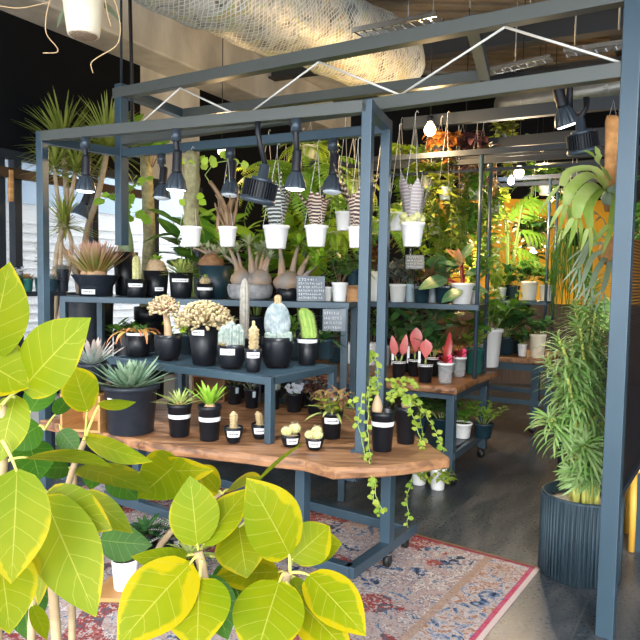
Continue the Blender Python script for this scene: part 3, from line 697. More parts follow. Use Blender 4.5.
# ================================================================ LAMPS
def spot(px, yb, wpx, d, ztop, label, on_=True, tilt=(0, 0), power=0, grp=None):
    """hanging plant spotlight: lens lowest at px,yb; wpx = lens width in pixels"""
    p = at(px, yb, d); s = d / F; r = wpx / 2 * s; root = thing('spotlight', label, 'lamp', (p.x, p.y, ztop), grp)
    R = Matrix.Rotation(tilt[0], 3, 'X') @ Matrix.Rotation(tilt[1], 3, 'Y'); p = V(p)
    H = M(); prof = [(r * .98, .006), (r, .012), (r * .97, r * .35), (r * .8, r * 1.0), (r * .52, r * 1.55), (r * .42, r * 1.7), (.001, r * 1.7)]
    H.lathe([(r * .7, .012)] + prof, 56, p, R, ribs=(14, .075)); wpart('housing', H, 'lamp_shell', root, True)
    top = p + R @ V((0, 0, r * 1.68)); nk = M()
    nk.lathe([(r * .46, 0), (r * .5, r * .2), (r * .46, r * .3), (r * .46, r * 1.9), (r * .36, r * 2.1), (.001, r * 2.1)], 16, top, R)
    e = top + R @ V((0, 0, r * 1.6)); nk.tube([e, V((p.x, p.y, max(e.z + .02, ztop - .07))), V((p.x, p.y, ztop))], [r * .3, r * .3, r * .34], 8); wpart('neck', nk, 'black_paint', root, True)
    if ztop - e.z > .05: wpart('clamp', M().lathe([(r * .5, 0), (r * .5, .06), (.001, .06)], 12, V((p.x, p.y, ztop - .06))), 'lamp_shell', root, True)
    wpart('lens', M().lathe([(.001, -.001), (r * .6, -.004), (r * .9, .004), (r * .92, .012)], 24, p, R), 'lens_cool' if on_ else 'lens_off_glow', root, True)
    if power:
        ld = bpy.data.lights.new('spot_light', 'SPOT'); ld.energy = power; ld.spot_size = 1.3; ld.spot_blend = .6; ld.shadow_soft_size = r; ld.color = (.92, .96, 1)
        lo = bpy.data.objects.new('spot_light', ld); COL.objects.link(lo); lo.location = p - R @ V((0, 0, .02)); lo.rotation_euler = R.to_euler()
    return root
mat('lamp_shell', (.05, .068, .09), .32, .3)
def frail(px, a=None, b=None):
    a, b = a or PFL, b or PFR; return depth(vz(line_at(px, a, b), 2.1))
RB = HZ - .056
for px, yb, w, lab, o_, pw in ((85.5, 192, 19, 'black plant spotlight on the front rail among the dracaena stems, leftmost lit lamp', 1, 30),
                     (176, 191, 21, 'lit black plant spotlight on the front rail above the mossy trunk pot', 1, 30),
                     (295, 190, 21, 'lit black plant spotlight on the front rail above the middle hanging pots', 1, 30)):
    spot(px, yb, w, frail(px), RB - .0012, lab, o_, (.05, .05), pw)
rr_ = lambda px: frail(px, PBL, PRR)
for px, yb, w, lab in ((161.5, 199, 17, 'small unlit spotlight on the rear rail just left of the one over the trunk pot'),
                     (230, 196, 19, 'unlit finned spotlight hanging left of the square floodlight'), (332, 193, 21, 'unlit finned spotlight on the rear rail left of the middle post')):
    spot(px, yb, w, rr_(px), 2.1835, lab, 0, (-.08, .06), 0)
spot(79, 217, 16, 4.2, 2.0, 'small dark spotlight low behind the dracaena stems by the window', 0, (-.2, .3))
spot(568, 126, 23, 3.35, 2.36, 'bright silver spotlight under the ceiling duct at upper right', 1, (.1, -.35), 12)
def flood(px, yb, w, d, ztop, label, tilt):
    p = at(px, yb, d); s = d / F; r = w / 2 * s; root = thing('floodlight', label, 'lamp', (p.x, p.y, ztop)); R = Matrix.Rotation(tilt[0], 3, 'X') @ Matrix.Rotation(tilt[1], 3, 'Y')
    H = M(); H.lathe([(r * .9, 0), (r, .01), (r, r * .28), (r * .93, r * .3), (r * .93, r * .34)], 40, p, R); wpart('bezel', H, 'lamp_shell', root, True)
    f = M(); f.lathe([(r * .8, r * .3), (r * .8, r * 1.15), (.001, r * 1.2)], 24, p, R)
    for k in range(36):
        g = 2 * PI * k / 36; f.box(p + R @ V((math.cos(g) * r * .84, math.sin(g) * r * .84, r * .75)), (r * .22, .004, r * .95), R=R @ Matrix.Rotation(g, 3, 'Z'))
    wpart('heat_sink', f, 'black_paint', root, False)
    k_ = M(); k_.lathe([(r * .62, r * 1.15), (r * .62, r * 1.4), (r * .3, r * 1.45), (r * .28, r * 2.1), (r * .22, r * 2.15), (.001, r * 2.15)], 20, p, R); wpart('driver', k_, 'lamp_shell', root, True)
    e = p + R @ V((0, 0, r * 2.1)); wpart('stem', M().tube([e, V((p.x, p.y, max(e.z + .03, ztop - .05))), V((p.x, p.y, ztop))], [.013, .013, .016], 8), 'black_paint', root, True)
    wpart('lens', M().lathe([(.001, -.002), (r * .85, 0), (r * .9, .008)], 30, p, R), 'lens_off_glow', root, True)
flood(257, 203, 36, frail(257) - .0, RB - .0012, 'big square-shouldered black floodlight with cooling fins on the front rail', (.12, .22))
flood(584, 153, 32, 3.05, 2.33, 'big black floodlight with cooling fins at upper right beside the cork plank', (.2, -.25))
def bulb(px, py, d, label, warm=True, w=10, pw=12, ztop=CZ):
    p = at(px, py, d); r = w / 2 * d / F; root = thing('light_bulb', label, 'light bulb', (p.x, p.y, ztop))
    wpart('glass_globe', M().lathe([(.001, -r)] + [(r * math.sin(a), -r * math.cos(a)) for a in (.4, .8, 1.2, 1.6, 2.0, 2.35)] + [(r * .42, r * 1.15), (r * .4, r * 1.4)], 18, p), 'bulb_warm' if warm else 'bulb_cool', root, True)
    wpart('socket', M().lathe([(r * .45, r * 1.35), (r * .5, r * 2.2), (.001, r * 2.3)], 14, p), 'black_paint', root, True)
    wpart('cord', M().tube([p + V((0, 0, r * 2.2)), V((p.x, p.y, ztop))], .004, 5), 'rubber', root, True)
    ld = bpy.data.lights.new('bulb_light', 'POINT'); ld.energy = pw; ld.color = (1, .66, .32) if warm else (.85, .92, 1); ld.shadow_soft_size = r * 1.2
    lo = bpy.data.objects.new('bulb_light', ld); COL.objects.link(lo); lo.location = p - V((0, 0, r * 1.8))
bulb(430, 130, 4.7, 'glowing warm bulb just right of the middle posts under the steel beams', True, 12, 40)
bulb(519, 173, 5.9, 'large warm glowing bulb above the split-leaf plant', True, 10, 42)
bulb(511, 181, 6.1, 'cool white glowing bulb beside the warm one over the split-leaf plant', False, 7, 28)
bulb(542, 155, 7.0, 'small warm bulb near the amber wall, up right of the two paired bulbs', True, 7, 22)
bulb(222, 151, 5.2, 'small warm glowing bulb behind the rear rail near the square floodlight', True, 9, 14)
bulb(533, 253, 7.4, 'warm bulb glowing low behind the split-leaf plant', True, 7, 22)
bulb(551, 199, 7.3, 'tiny warm bulb high over the trailing rush plant', True, 5, 8)
bulb(462, 252, 5.9, 'warm bulb glowing among big leaves behind the rack shelf', True, 7, 18)
# ================================================================ POTS AND PLANTS
class Pot: pass
def _frame(px, wt, wb, hp, z=None, yb=None, d=None, p=None):
    P = Pot()
    if p is None:
        if d is None:
            q = on(px, yb, z); d = depth(q); d = d + wb / 2 * d / F
        p = atz(px, z, d)
    P.s = depth(p) / F; P.o = V(p) + V((0, 0, .0012)); P.rt = wt / 2 * P.s; P.rb = wb / 2 * P.s; P.h = hp * P.s
    P.ang = math.atan2(-P.o.y, -P.o.x); P.fw = V((math.cos(P.ang), math.sin(P.ang), 0)); P.rt_ = V((-P.fw.y, P.fw.x, 0))
    return P
def band(P, zc, hh, span, off, rfun, m='paper', name='label_band', ink=True, a0=0, nk=10):
    b = M(); a = P.ang + a0
    for k in range(nk + 1):
        g = a + span * (k / nk - .5)
        for z in (zc - hh / 2, zc + hh / 2):
            r = rfun(z) + off; b.v.append(V((r * math.cos(g), r * math.sin(g), z)))
    for k in range(nk): b.face((2 * k, 2 * k + 2, 2 * k + 3, 2 * k + 1))
    o = b.build(name, m, P.root)
    if ink:
        w = M(); rnd = random.Random(int(zc * 1e5) + int(P.o.x * 1e4))
        g = a - span * .34
        while g < a + span * .3:
            l = span * rnd.uniform(.05, .12); i = len(w.v)
            for gg, z in ((g, zc - hh * .12), (g + l, zc - hh * .12), (g + l, zc + hh * .12), (g, zc + hh * .12)):
                r = rfun(z) + off + .0006; w.v.append(V((r * math.cos(gg), r * math.sin(gg), z)))
            w.face((i, i + 1, i + 2, i + 3)); g += l + span * .03
        w.build('lettering', 'ink', o, False)
    return o
def pot(name, label, cat, px, wt, wb, hp, z=None, yb=None, d=None, p=None, m='pot_black', style='taper', tagb=None, soil='soil', group=None, n=28, soilh=.9, saucer=False):
    P = _frame(px, wt, wb, hp, z, yb, d, p); P.root = thing(name, label, cat, P.o, group)
    rt, rb, h = P.rt, P.rb, P.h; t = max(.003, rt * .05)
    if style == 'taper': pr = [(rb * .95, 0), (rb, .003), (rb + (rt - rb) * .86, h * .86), (rt * 1.0, h * .87), (rt * 1.04, h * .9), (rt * 1.04, h)]
    elif style == 'plain': pr = [(rb * .95, 0), (rb, .003), (rt, h)]
    elif style == 'round': pr = [(rb * .9, 0)] + [(rb + (rt * 1.06 - rb) * math.sin(PI / 2 * k / 6), h * .8 * k / 6) for k in range(1, 7)] + [(rt, h)]
    elif style == 'bowl': pr = [(rb * .9, 0), (rb, .004)] + [(rb + (rt - rb) * math.sin(PI / 2 * k / 5) , h * k / 5) for k in range(1, 6)]
    elif style == 'flare': pr = [(rb, 0), (rb * 1.02, h * .45), (rb * 1.06, h * .5), (rt * .98, h * .94), (rt, h)]
    elif style == 'lip': pr = [(rb * .96, 0), (rb, .004), (rt * .93, h * .9), (rt * .95, h * .905), (rt * 1.03, h * .91), (rt * 1.03, h)]
    elif style == 'cyl': pr = [(rb * .97, 0), (rb, .01), (rt, h - .01), (rt * .99, h)]
    P.pr = pr
    def rf(zz):
        for (r0, z0), (r1, z1) in zip(pr, pr[1:]):
            if z0 <= zz <= z1 and z1 > z0: return r0 + (r1 - r0) * (zz - z0) / (z1 - z0)
        return rt
    P.rf = rf
    ztop = pr[-1][1]; rin = pr[-1][0] - t
    zs = h * soilh; rs = min(rin, rf(zs) - t)
    body = pr + [(rin, ztop), (rs, zs - .002), (.001, zs - .003)]
    M().lathe(body, n).build('pot', m, P.root)
    M().lathe([(rs * .999, zs - .002), (rs * .6, zs + .002), (.001, zs + .004)], n, wob=.0015, seed=int(px)).build('soil', soil, P.root)
    if saucer: M().lathe([(rb * 1.1, 0), (rb * 1.3, .012), (rb * 1.25, .012), (rb * 1.05, .003), (.001, .003)], n).build('saucer', m, P.root)
    P.z = zs; P.r = rs
    if tagb:
        zc, hh, sp, a0 = (tuple(tagb) + (0,))[:4]
        band(P, h * zc, h * hh, sp, .0012, rf, ink=sp < 2, a0=a0)
    return P
GA = 2.39996
def rosette(P, n, Ln, W, m, e0=1.35, e1=.25, shape='blade', bend=.25, fold=.35, c=(0, 0), z=None, seed=1, name='leaves', seg=5, jit=.12, droop_up=False, inner=.55, rad=.1):
    r = random.Random(seed); b = M(); z = P.z if z is None else z
    for i in range(n):
        t = (i + .5) / n; g = GA * i + r.uniform(-jit, jit); e = e0 + (e1 - e0) * t + r.uniform(-jit, jit) * .6
        h = V((math.cos(g), math.sin(g), 0)); d = h * math.cos(e) + V((0, 0, math.sin(e))); nn = V((0, 0, 1)) * math.cos(e) - h * math.sin(e)
        l = Ln * (inner + (1 - inner) * min(1, t * 1.6)) * r.uniform(.88, 1.08)
        b.leaf(V((c[0], c[1], z)) + h * (Ln * rad * t), d, nn, l, W * r.uniform(.85, 1.1), -bend if droop_up else bend * r.uniform(.6, 1.3), fold, seg, shape)
    return b.build(name, m, P.root)
def bush(P, stems, H, spread, per, LL, LW, m, stem_m='stem_green', droop=.3, shape='ovate', seed=1, up=.5, lean=(0, 0), start=.25, fold=.12, c=(0, 0), name='foliage', lift=.5, z=None, sr=None, seg=4):
    r = random.Random(seed); sb, lb = M(), M(); z = P.z - .004 if z is None else z
    for i in range(stems):
        g = GA * i + r.uniform(-.4, .4); q = r.uniform(.3, 1) if stems > 1 else .2
        b0 = V((c[0], c[1], z)) + V((math.cos(g), math.sin(g), 0)) * (P.r * .35 * q)
        tip = b0 + V((math.cos(g) * spread * q + lean[0], math.sin(g) * spread * q + lean[1], H * r.uniform(.7, 1.05)))
        midp = b0.lerp(tip, .5) + V((0, 0, H * .12)); pts = []
        for k in range(7):
            t = k / 6; pts.append(b0 * (1 - t) ** 2 + midp * 2 * t * (1 - t) + tip * t * t)
        rs = sr or max(.0016, LW * .05); sb.tube(pts, [rs * (1 - .6 * k / 6) for k in range(7)], 5)
        for k in range(per):
            t = start + (1 - start) * (k + r.random() * .6) / per; t = min(t, 1)
            f = t * 6; i0 = min(5, int(f)); p = pts[i0].lerp(pts[i0 + 1], f - i0); ax_ = (pts[i0 + 1] - pts[i0]).normalized()
            gg = GA * k + i + r.uniform(-.5, .5); h = V((math.cos(gg), math.sin(gg), 0)); d = (h + V((0, 0, r.uniform(-.25, .75) * lift * 2)) + ax_ * up).normalized()
            l = LL * r.uniform(.65, 1.12); lb.leaf(p, d, V((0, 0, 1)) + h * -.2, l, LW * l / LL * r.uniform(.9, 1.1), droop * r.uniform(.4, 1.6), fold, seg, shape, twist=r.uniform(-.4, .4))
    if stem_m: sb.build('stem', stem_m, P.root)
    return lb.build(name, m, P.root)
def trail(P, n, Ln, LL, LW, m, stem_m='stem_green', seed=1, per=14, ang=None, spread=.6, z=None, r0=None, shape='heart', name='foliage', out=1.15, wav=.03, top=8, hang=.25, sr=.0016):
    r = random.Random(seed); sb, lb = M(), M(); z = P.z if z is None else z; r0 = r0 or P.r
    for i in range(n):
        g = (ang + r.uniform(-spread, spread)) if ang is not None else GA * i + r.uniform(-.3, .3)
        h = V((math.cos(g), math.sin(g), 0)); l = Ln * r.uniform(.5, 1.1)
        pts = [V((0, 0, z)) + h * r0 * .3, V((0, 0, z + r0 * .55)) + h * r0 * .8, V((0, 0, z + r0 * .1)) + h * r0 * out]; q = pts[-1].copy(); st = l / 8
        for k in range(8):
            q = q + V((r.uniform(-wav, wav), r.uniform(-wav, wav), -st)) + h * (st * hang * (1 - k / 8)); pts.append(q.copy())
        sb.tube(pts, sr, 4)
        for k in range(per + top):
            f = (k + r.random()) / (per + top) * (len(pts) - 1.01); i0 = int(f); p = pts[i0].lerp(pts[i0 + 1], f - i0)
            gg = g + r.uniform(-1.8, 1.8); hh = V((math.cos(gg), math.sin(gg), r.uniform(-.5, .6))).normalized(); s_ = r.uniform(.6, 1.15)
            lb.leaf(p, hh, V((0, 0, 1)) + h * .6, LL * s_, LW * s_, r.uniform(.2, 1.1), .12, 3, shape)
    sb.build('stem', stem_m, P.root); return lb.build(name, m, P.root)
def fern(P, n, Ln, m, seed=1, e=(1.2, .2), bend=1.3, pin=.22, per=15, z=None, pw=.3, ang=None, spread=3.2, name='fronds'):
    r = random.Random(seed); b = M(); sb = M(); z = P.z if z is None else z
    for i in range(n):
        g = (ang + r.uniform(-spread, spread)) if ang is not None else GA * i + r.uniform(-.2, .2); el = e[0] + (e[1] - e[0]) * (i + .5) / n; l = Ln * r.uniform(.75, 1.1)
        h = V((math.cos(g), math.sin(g), 0)); d = h * math.cos(el) + V((0, 0, math.sin(el))); nn = V((0, 0, 1)) * math.cos(el) - h * math.sin(el); p = V((0, 0, z)) + h * P.r * .2; pts = [p.copy()]
        for k in range(per):
            a = bend / per; d, nn = d * math.cos(a) - nn * math.sin(a), nn * math.cos(a) + d * math.sin(a); p = p + d * (l / per); pts.append(p.copy())
            t = (k + 1) / per; pl = l * pin * math.sin(PI * min(1, t * .86 + .1)) ** .8
            for sgn in (-1, 1):
                sd = d.cross(nn) * sgn; b.leaf(p, sd + d * .45, nn, pl, pl * pw, .35, .1, 2, 'lance')
        sb.tube(pts, .0014, 4)
    sb.build('stem', 'stem_green', P.root); return b.build(name, m, P.root)
def column(P, x, y, r, h, m, ribs=10, lean=(0, 0), z=None, name='cactus_stem', sp=0, amp=.13, top=1.0, wob=0, seed=1):
    z = P.z - .005 if z is None else z; n = ribs * 4
    pr = [(r * .8, 0), (r * .97, h * .08)] + [(r, h * (.15 + .6 * k / 4)) for k in range(5)] + [(r * math.cos(a) * top, h * .75 + (h * .25) * math.sin(a)) for a in (.35, .7, 1.05, 1.35)] + [(.001, h)]
    o = M().lathe(pr, n, (x, y, z), ribs=(ribs, amp), lean=lean, wob=wob, seed=seed).build(name, m, P.root)
    if sp:
        s = M(); rr = random.Random(seed)
        for i in range(ribs):
            g = 2 * PI * i / ribs
            for k in range(sp):
                t = (k + .5) / sp; rad = r * (1 + amp) * (1 if t < .75 else math.cos((t - .75) * 5.6)); c = V((x + rad * math.cos(g) + lean[0] * t * t, y + rad * math.sin(g) + lean[1] * t * t, z + h * t))
                for _ in range(2):
                    d = V((math.cos(g), math.sin(g), 0)) + V((rr.uniform(-.8, .8), rr.uniform(-.8, .8), rr.uniform(-.6, .8))); d.normalize(); s.leaf(c, d, d.orthogonal(), r * .32, r * .035, 0, 0, 1, 'blade')
        s.build('spines', 'spine', o, False)
    return o
def globe(P, x, y, r, m, ribs=12, z=None, sp=5, name='cactus_globe', flat=.9):
    z = P.z + r * .75 if z is None else z
    o = M().lathe([(max(.0006, r * math.sin(PI * k / 10)), -r * flat * math.cos(PI * k / 10)) for k in range(11)], ribs * 4, (x, y, z), ribs=(ribs, .1)).build(name, m, P.root)
    s = M(); rr = random.Random(int(x * 9999))
    for i in range(ribs):
        for k in range(1, sp + 1):
            a = PI * (.25 + .7 * k / (sp + 1)); g = 2 * PI * i / ribs; d = V((math.sin(a) * math.cos(g), math.sin(a) * math.sin(g), -math.cos(a))); c = V((x, y, z)) + d * r * 1.06
            for _ in range(3):
                e = (d + V((rr.uniform(-.7, .7), rr.uniform(-.7, .7), rr.uniform(-.7, .7)))).normalized(); s.leaf(c, e, e.orthogonal(), r * .26, r * .045, 0, 0, 1, 'blade')
    s.build('spines', 'spine', o, False); return o
def limb(p0, p1, r0, r1, bow=(0, 0, 0), n=8, seed=0, wob=0):
    p0, p1, bow = V(p0), V(p1), V(bow); pts = []
    for k in range(n + 1):
        t = k / n; q = p0.lerp(p1, t) + bow * (4 * t * (1 - t))
        if wob: q += noise.noise_vector(q * 14 + V((seed, 0, 0))) * wob
        pts.append(q)
    return pts, [r0 + (r1 - r0) * (k / n) for k in range(n + 1)]
def tuft(b, p, n, Ln, W, r, e=(1.3, .1), shape='lance', bend=.5, fold=.2, axis=None, seg=4):
    for i in range(n):
        g = GA * i + r.uniform(-.2, .2); el = e[0] + (e[1] - e[0]) * (i + .5) / n; h = V((math.cos(g), math.sin(g), 0)); d = h * math.cos(el) + V((0, 0, math.sin(el)))
        if axis is not None: d = (d + V(axis)).normalized()
        b.leaf(p, d, V((0, 0, 1)) - d * d.z + h * -.01, Ln * r.uniform(.75, 1.1), W, bend * r.uniform(.5, 1.4), fold, seg, shape)
def hang_wires(P, hook, n=3, m='wire_white'):
    """wires from the pot rim up to a hook point (world)"""
    hk = V(hook) - P.o; w = M(); top = P.h * .97
    for k in range(n):
        g = P.ang + .5 + 2 * PI * k / n; w.tube([V((P.rt * 1.02 * math.cos(g), P.rt * 1.02 * math.sin(g), top)), hk - V((0, 0, .05))], .0016, 4)
    w.tube([hk - V((0, 0, .055)), hk - V((0, 0, .02)), hk + V((.008, 0, -.004)), hk + V((.016, 0, -.014))], .002, 5); w.build('hanger', m, P.root)
def loc(P, px, py, dd=0.):
    """local point of a plant at the picture place px,py and dd metres further away"""
    return at(px, py, P.s * F + dd) - P.o
# ================================================================ TABLE: FRONT ROW
s_ = None
P = pot('potted_agave', 'large black pot with grey-green agave rosette on the table, left front', 'potted plant', 131, 55, 44, 48, z=TZ, yb=437, style='lip', m='pot_charcoal', tagb=(.72, .1, .3, -.9), n=40)
rosette(P, 60, 40 * P.s, 7.6 * P.s, 'lf_agave', 1.4, .12, bend=-.18, seed=3, seg=6, fold=.45, rad=.2)
P = pot('potted_aloe', 'narrow black pot with white band and thin striped grassy aloe, left of its pair', 'potted plant', 179.5, 24, 19, 33, z=TZ, yb=438, tagb=(.62, .12, 3.4), soil='gravel')
rosette(P, 26, 28 * P.s, 3.4 * P.s, 'lf_spider', 1.35, .3, bend=.35, seed=4)
M().blob((0, 0, P.z), 6 * P.s, wob=.003).build('caudex', 'caudex_brown', P.root)
P = pot('potted_agave', 'narrow black pot with white band and bright green upright agave, right of its pair', 'potted plant', 209.5, 23, 19, 35, z=TZ, yb=442, tagb=(.62, .12, 3.4), soil='gravel')
M().blob((0, 0, P.z + .004), 6 * P.s, sz=.8, wob=.003).build('caudex', 'caudex_tan', P.root)
rosette(P, 18, 29 * P.s, 6 * P.s, 'lf_bright', 1.45, .75, bend=.2, seed=5, z=P.z + .012)
def twisty(P, h, r, lean, m='cactus_cream'):
    b = M(); n = 16
    b.lathe([(r * (1 + .16 * math.sin(k * 2.6)) * (1 if k < n - 2 else (.8 if k == n - 2 else .45 if k == n - 1 else .02)), h * k / n) for k in range(n + 1)], 20, (0, 0, P.z - .004), ribs=(5, .12), lean=lean, wob=.004, seed=int(h * 999))
    return b.build('cactus_stem', m, P.root)
P = pot('potted_cactus', 'small black bowl with straight knobbly cream cactus, left of the stand leg', 'potted plant', 233.5, 19, 12, 16, z=TZ, yb=444, style='bowl', tagb=(.62, .4, 1.5), soil='gravel')
twisty(P, 18 * P.s, 3.6 * P.s, (0, 0))
P = pot('potted_cactus', 'small black bowl with bent knobbly cream cactus, touching the stand leg', 'potted plant', 259.5, 17, 11, 15, z=TZ, yb=440, style='bowl', tagb=(.6, .4, 1.5), soil='gravel')
twisty(P, 15 * P.s, 3.4 * P.s, tuple(V((-.012, 0))))
P = pot('potted_cactus', 'small black oval bowl with two pale round spiny cacti, right of the stand leg', 'potted plant', 290.5, 20, 14, 12, z=TZ, yb=448, style='bowl', tagb=(.55, .5, 1.3, .25), soil='gravel')
globe(P, *(P.rt_ * -4.2 * P.s).xy[:], 5.2 * P.s, 'cactus_yellow'); globe(P, *(P.rt_ * 4 * P.s - P.fw * 5 * P.s).xy[:], 5.8 * P.s, 'cactus_yellow', z=P.z + 5.6 * P.s)
P = pot('potted_cactus', 'small black bowl with three pale round spiny cacti and a white label', 'potted plant', 314.5, 19, 13, 12, z=TZ, yb=451, style='bowl', tagb=(.55, .5, 1.4), soil='gravel')
globe(P, *(P.rt_ * -5 * P.s).xy[:], 4.8 * P.s, 'cactus_yellow'); globe(P, *(P.rt_ * 3 * P.s + P.fw * 1 * P.s).xy[:], 5.0 * P.s, 'cactus_yellow'); globe(P, *(P.rt_ * 2 * P.s - P.fw * 6 * P.s).xy[:], 5 * P.s, 'cactus_yellow', z=P.z + 6.5 * P.s)
P = pot('potted_begonia', 'black pot with white label, mixed purple and green arching leaves, front of the table', 'potted plant', 331.5, 22, 17, 27, z=TZ, yb=440, tagb=(.7, .22, 1.5))
bush(P, 9, 26 * P.s, 20 * P.s, 8, 15 * P.s, 5.5 * P.s, 'lf_burgundy', seed=7, shape='lance', droop=1.1)
rosette(P, 14, 30 * P.s, 6 * P.s, 'lf_spider', 1.2, .3, bend=1.3, seed=9, name='strap_leaves')
bush(P, 4, 14 * P.s, 18 * P.s, 7, 10 * P.s, 7 * P.s, 'lf_lime', seed=17, shape='ovate', droop=.8, name='young_leaves', stem_m=None)
# two caudex vines at the right corner
def vine(P, ends, LL, LW, m, seed, per=26):
    r = random.Random(seed); sb, lb = M(), M()
    for e in ends:
        pts = [V(q) for q in e]; d_ = []
        for a, b in zip(pts, pts[1:]):
            for k in range(5): d_.append(a.lerp(b, k / 5) + V((r.uniform(-.006, .006), r.uniform(-.006, .006), r.uniform(-.004, .004))))
        d_.append(pts[-1]); sb.tube(d_, .0018, 5)
        for k in range(per):
            f = (k + r.random()) / per * (len(d_) - 1.01); i0 = int(f); p = d_[i0].lerp(d_[i0 + 1], f - i0); g = r.uniform(0, 2 * PI); s2 = r.uniform(.6, 1.15)
            d = V((math.cos(g), math.sin(g), r.uniform(-.6, .4))); lb.leaf(p, d, V((0, -.8, .6)), LL * s2, LW * s2, r.uniform(.1, .8), .1, 3, 'ovate')
    sb.build('vine_stem', 'stem_green', P.root); lb.build('foliage', m, P.root)
P = pot('potted_caudex_vine', 'black pot with white band, pale caudex and trailing vine beside the front middle post', 'potted plant', 382, 24, 19, 40, z=TZ, yb=453, tagb=(.7, .11, 3.2), soil='gravel', m='pot_black')
lc = P.rt_ * -6 * P.s
M().lathe([(2 * P.s, -.01), (5.4 * P.s, 4 * P.s), (5.6 * P.s, 8 * P.s), (4 * P.s, 14 * P.s), (1.6 * P.s, 19 * P.s), (.8 * P.s, 24 * P.s)], 16, lc + V((0, 0, P.z)), wob=.004).build('caudex', 'caudex_pale', P.root)
T_ = lc + V((0, 0, P.z + 23 * P.s)); L_ = lambda px, py, dd=0: loc(P, px, py, dd)
vine(P, [[T_, L_(366, 385, -.04), L_(361, 400, -.1), L_(358, 425, -.12), L_(364, 455, -.16), L_(372, 475, -.26), L_(378, 500, -.27), L_(379, 516, -.27)],
         [T_, L_(372, 376), L_(368, 395, -.11), L_(368, 430, -.13), L_(370, 462, -.22), L_(374, 500, -.27), L_(384, 512, -.27)], [T_, L_(377, 360), L_(370, 350), L_(366, 362, -.02)], [T_, L_(362, 395, -.06), L_(352, 401, -.08)]], 6.5 * P.s, 5.5 * P.s, 'lf_pothos', 3, 36)
P = pot('potted_caudex_vine', 'black pot with pale round caudex and long leafy vines, nearest the table corner', 'potted plant', 405.5, 23, 17, 37, z=TZ, yb=445, soil='soil')
M().blob((0, 0, P.z + 6 * P.s), 5.5 * P.s, 14, 9, sz=1.05, wob=.004).build('caudex', 'caudex_pale', P.root)
T_ = V((0, 0, P.z + 11 * P.s))
vine(P, [[T_, L_(402, 392, .1), L_(395, 383, .1), L_(389, 380, 0)], [T_, L_(398, 390), L_(391, 395, -.05), L_(390, 402, -.06)],
         [T_, L_(412, 396, 0.1), L_(425, 412, 0.05), L_(436, 432, 0), L_(444, 452, -.02)], [T_, L_(408, 398, -.06), L_(413, 415, -.08), L_(420, 438, -.1), L_(423, 450, -.1)],
         [T_, L_(400, 380, .1), L_(410, 378, .1), L_(418, 388, .08)], [T_, L_(420, 410, .02), L_(424, 450, .12), L_(413, 472, .08), L_(407, 500, .08), L_(408, 528, .08)]], 6.5 * P.s, 5 * P.s, 'lf_pothos', 11, 30)
# ---- pots under and behind the low stand
for px, yb, lab, m in ((234.5, 405, 'small black pot with pale tag and sparse greyish plant, under the low stand', 'lf_dry'), (251.5, 409, 'black pot with green tag and fine grey plant, under the low stand beside its twin', 'lf_agave_grey')):
    P = pot('potted_seedling', lab, 'potted plant', px, 15, 12, 20, z=TZ, yb=yb); bush(P, 5, 9 * P.s, 8 * P.s, 7, 5 * P.s, 2 * P.s, m, seed=px)
    band(P, P.h * .72, P.h * .3, .45, .0016, P.rf, 'pot_sky', 'plant_tag', False, .35)
for px, yb, w, hp, lab, m, pl in ((274, 410, 12, 20, 'small dark pot with blue-grey ball plant just right of the stand leg', 'pot_black', 'ball'),
                      (283, 398, 13, 17, 'dark pot with tiny yellowish cactus at the rear under the stand', 'pot_black', 'yel'),
                      (294, 413, 17, 19, 'black pot with cluster of bluish white flowers on the table under the stand', 'pot_black', 'white'),
                      (315, 415, 17, 17, 'black pot with brownish purple leaves behind the small yellow cacti', 'pot_black', 'purple')):
    P = pot('potted_succulent', lab, 'potted plant', px, w, w * .8, hp, z=TZ, yb=yb, m=m); s = P.s
    if pl == 'ball': globe(P, 0, 0, 6 * s, 'cactus_grey')
    elif pl == 'yel': rosette(P, 14, 7 * s, 3 * s, 'lf_yel', seed=2)
    elif pl == 'white':
        b = M(); r = random.Random(4)
        for i in range(34): b.leaf(V((r.uniform(-7, 7) * s, r.uniform(-4, 4) * s, P.z + r.uniform(1, 9) * s)), V((r.uniform(-1, 1), r.uniform(-1, .3), r.uniform(.1, 1))), V((0, -1, .5)), 5 * s, 4.5 * s, .5, .2, 3, 'ovate')
        b.build('flowers', 'lf_white', P.root); bush(P, 3, 6 * s, 8 * s, 5, 6 * s, 3 * s, 'lf_green', seed=5)
    else: bush(P, 9, 24 * s, 13 * s, 8, 11 * s, 5 * s, 'lf_purple', seed=3, droop=1)
P = pot('potted_spider_plant', 'dark pot with arching yellow-green spider plant leaves between the flowers and the begonia', 'potted plant', 304, 16, 13, 17, z=TZ, yb=408); rosette(P, 22, 26 * P.s, 3.6 * P.s, 'lf_spider', 1.2, .2, bend=1.5, seed=14)
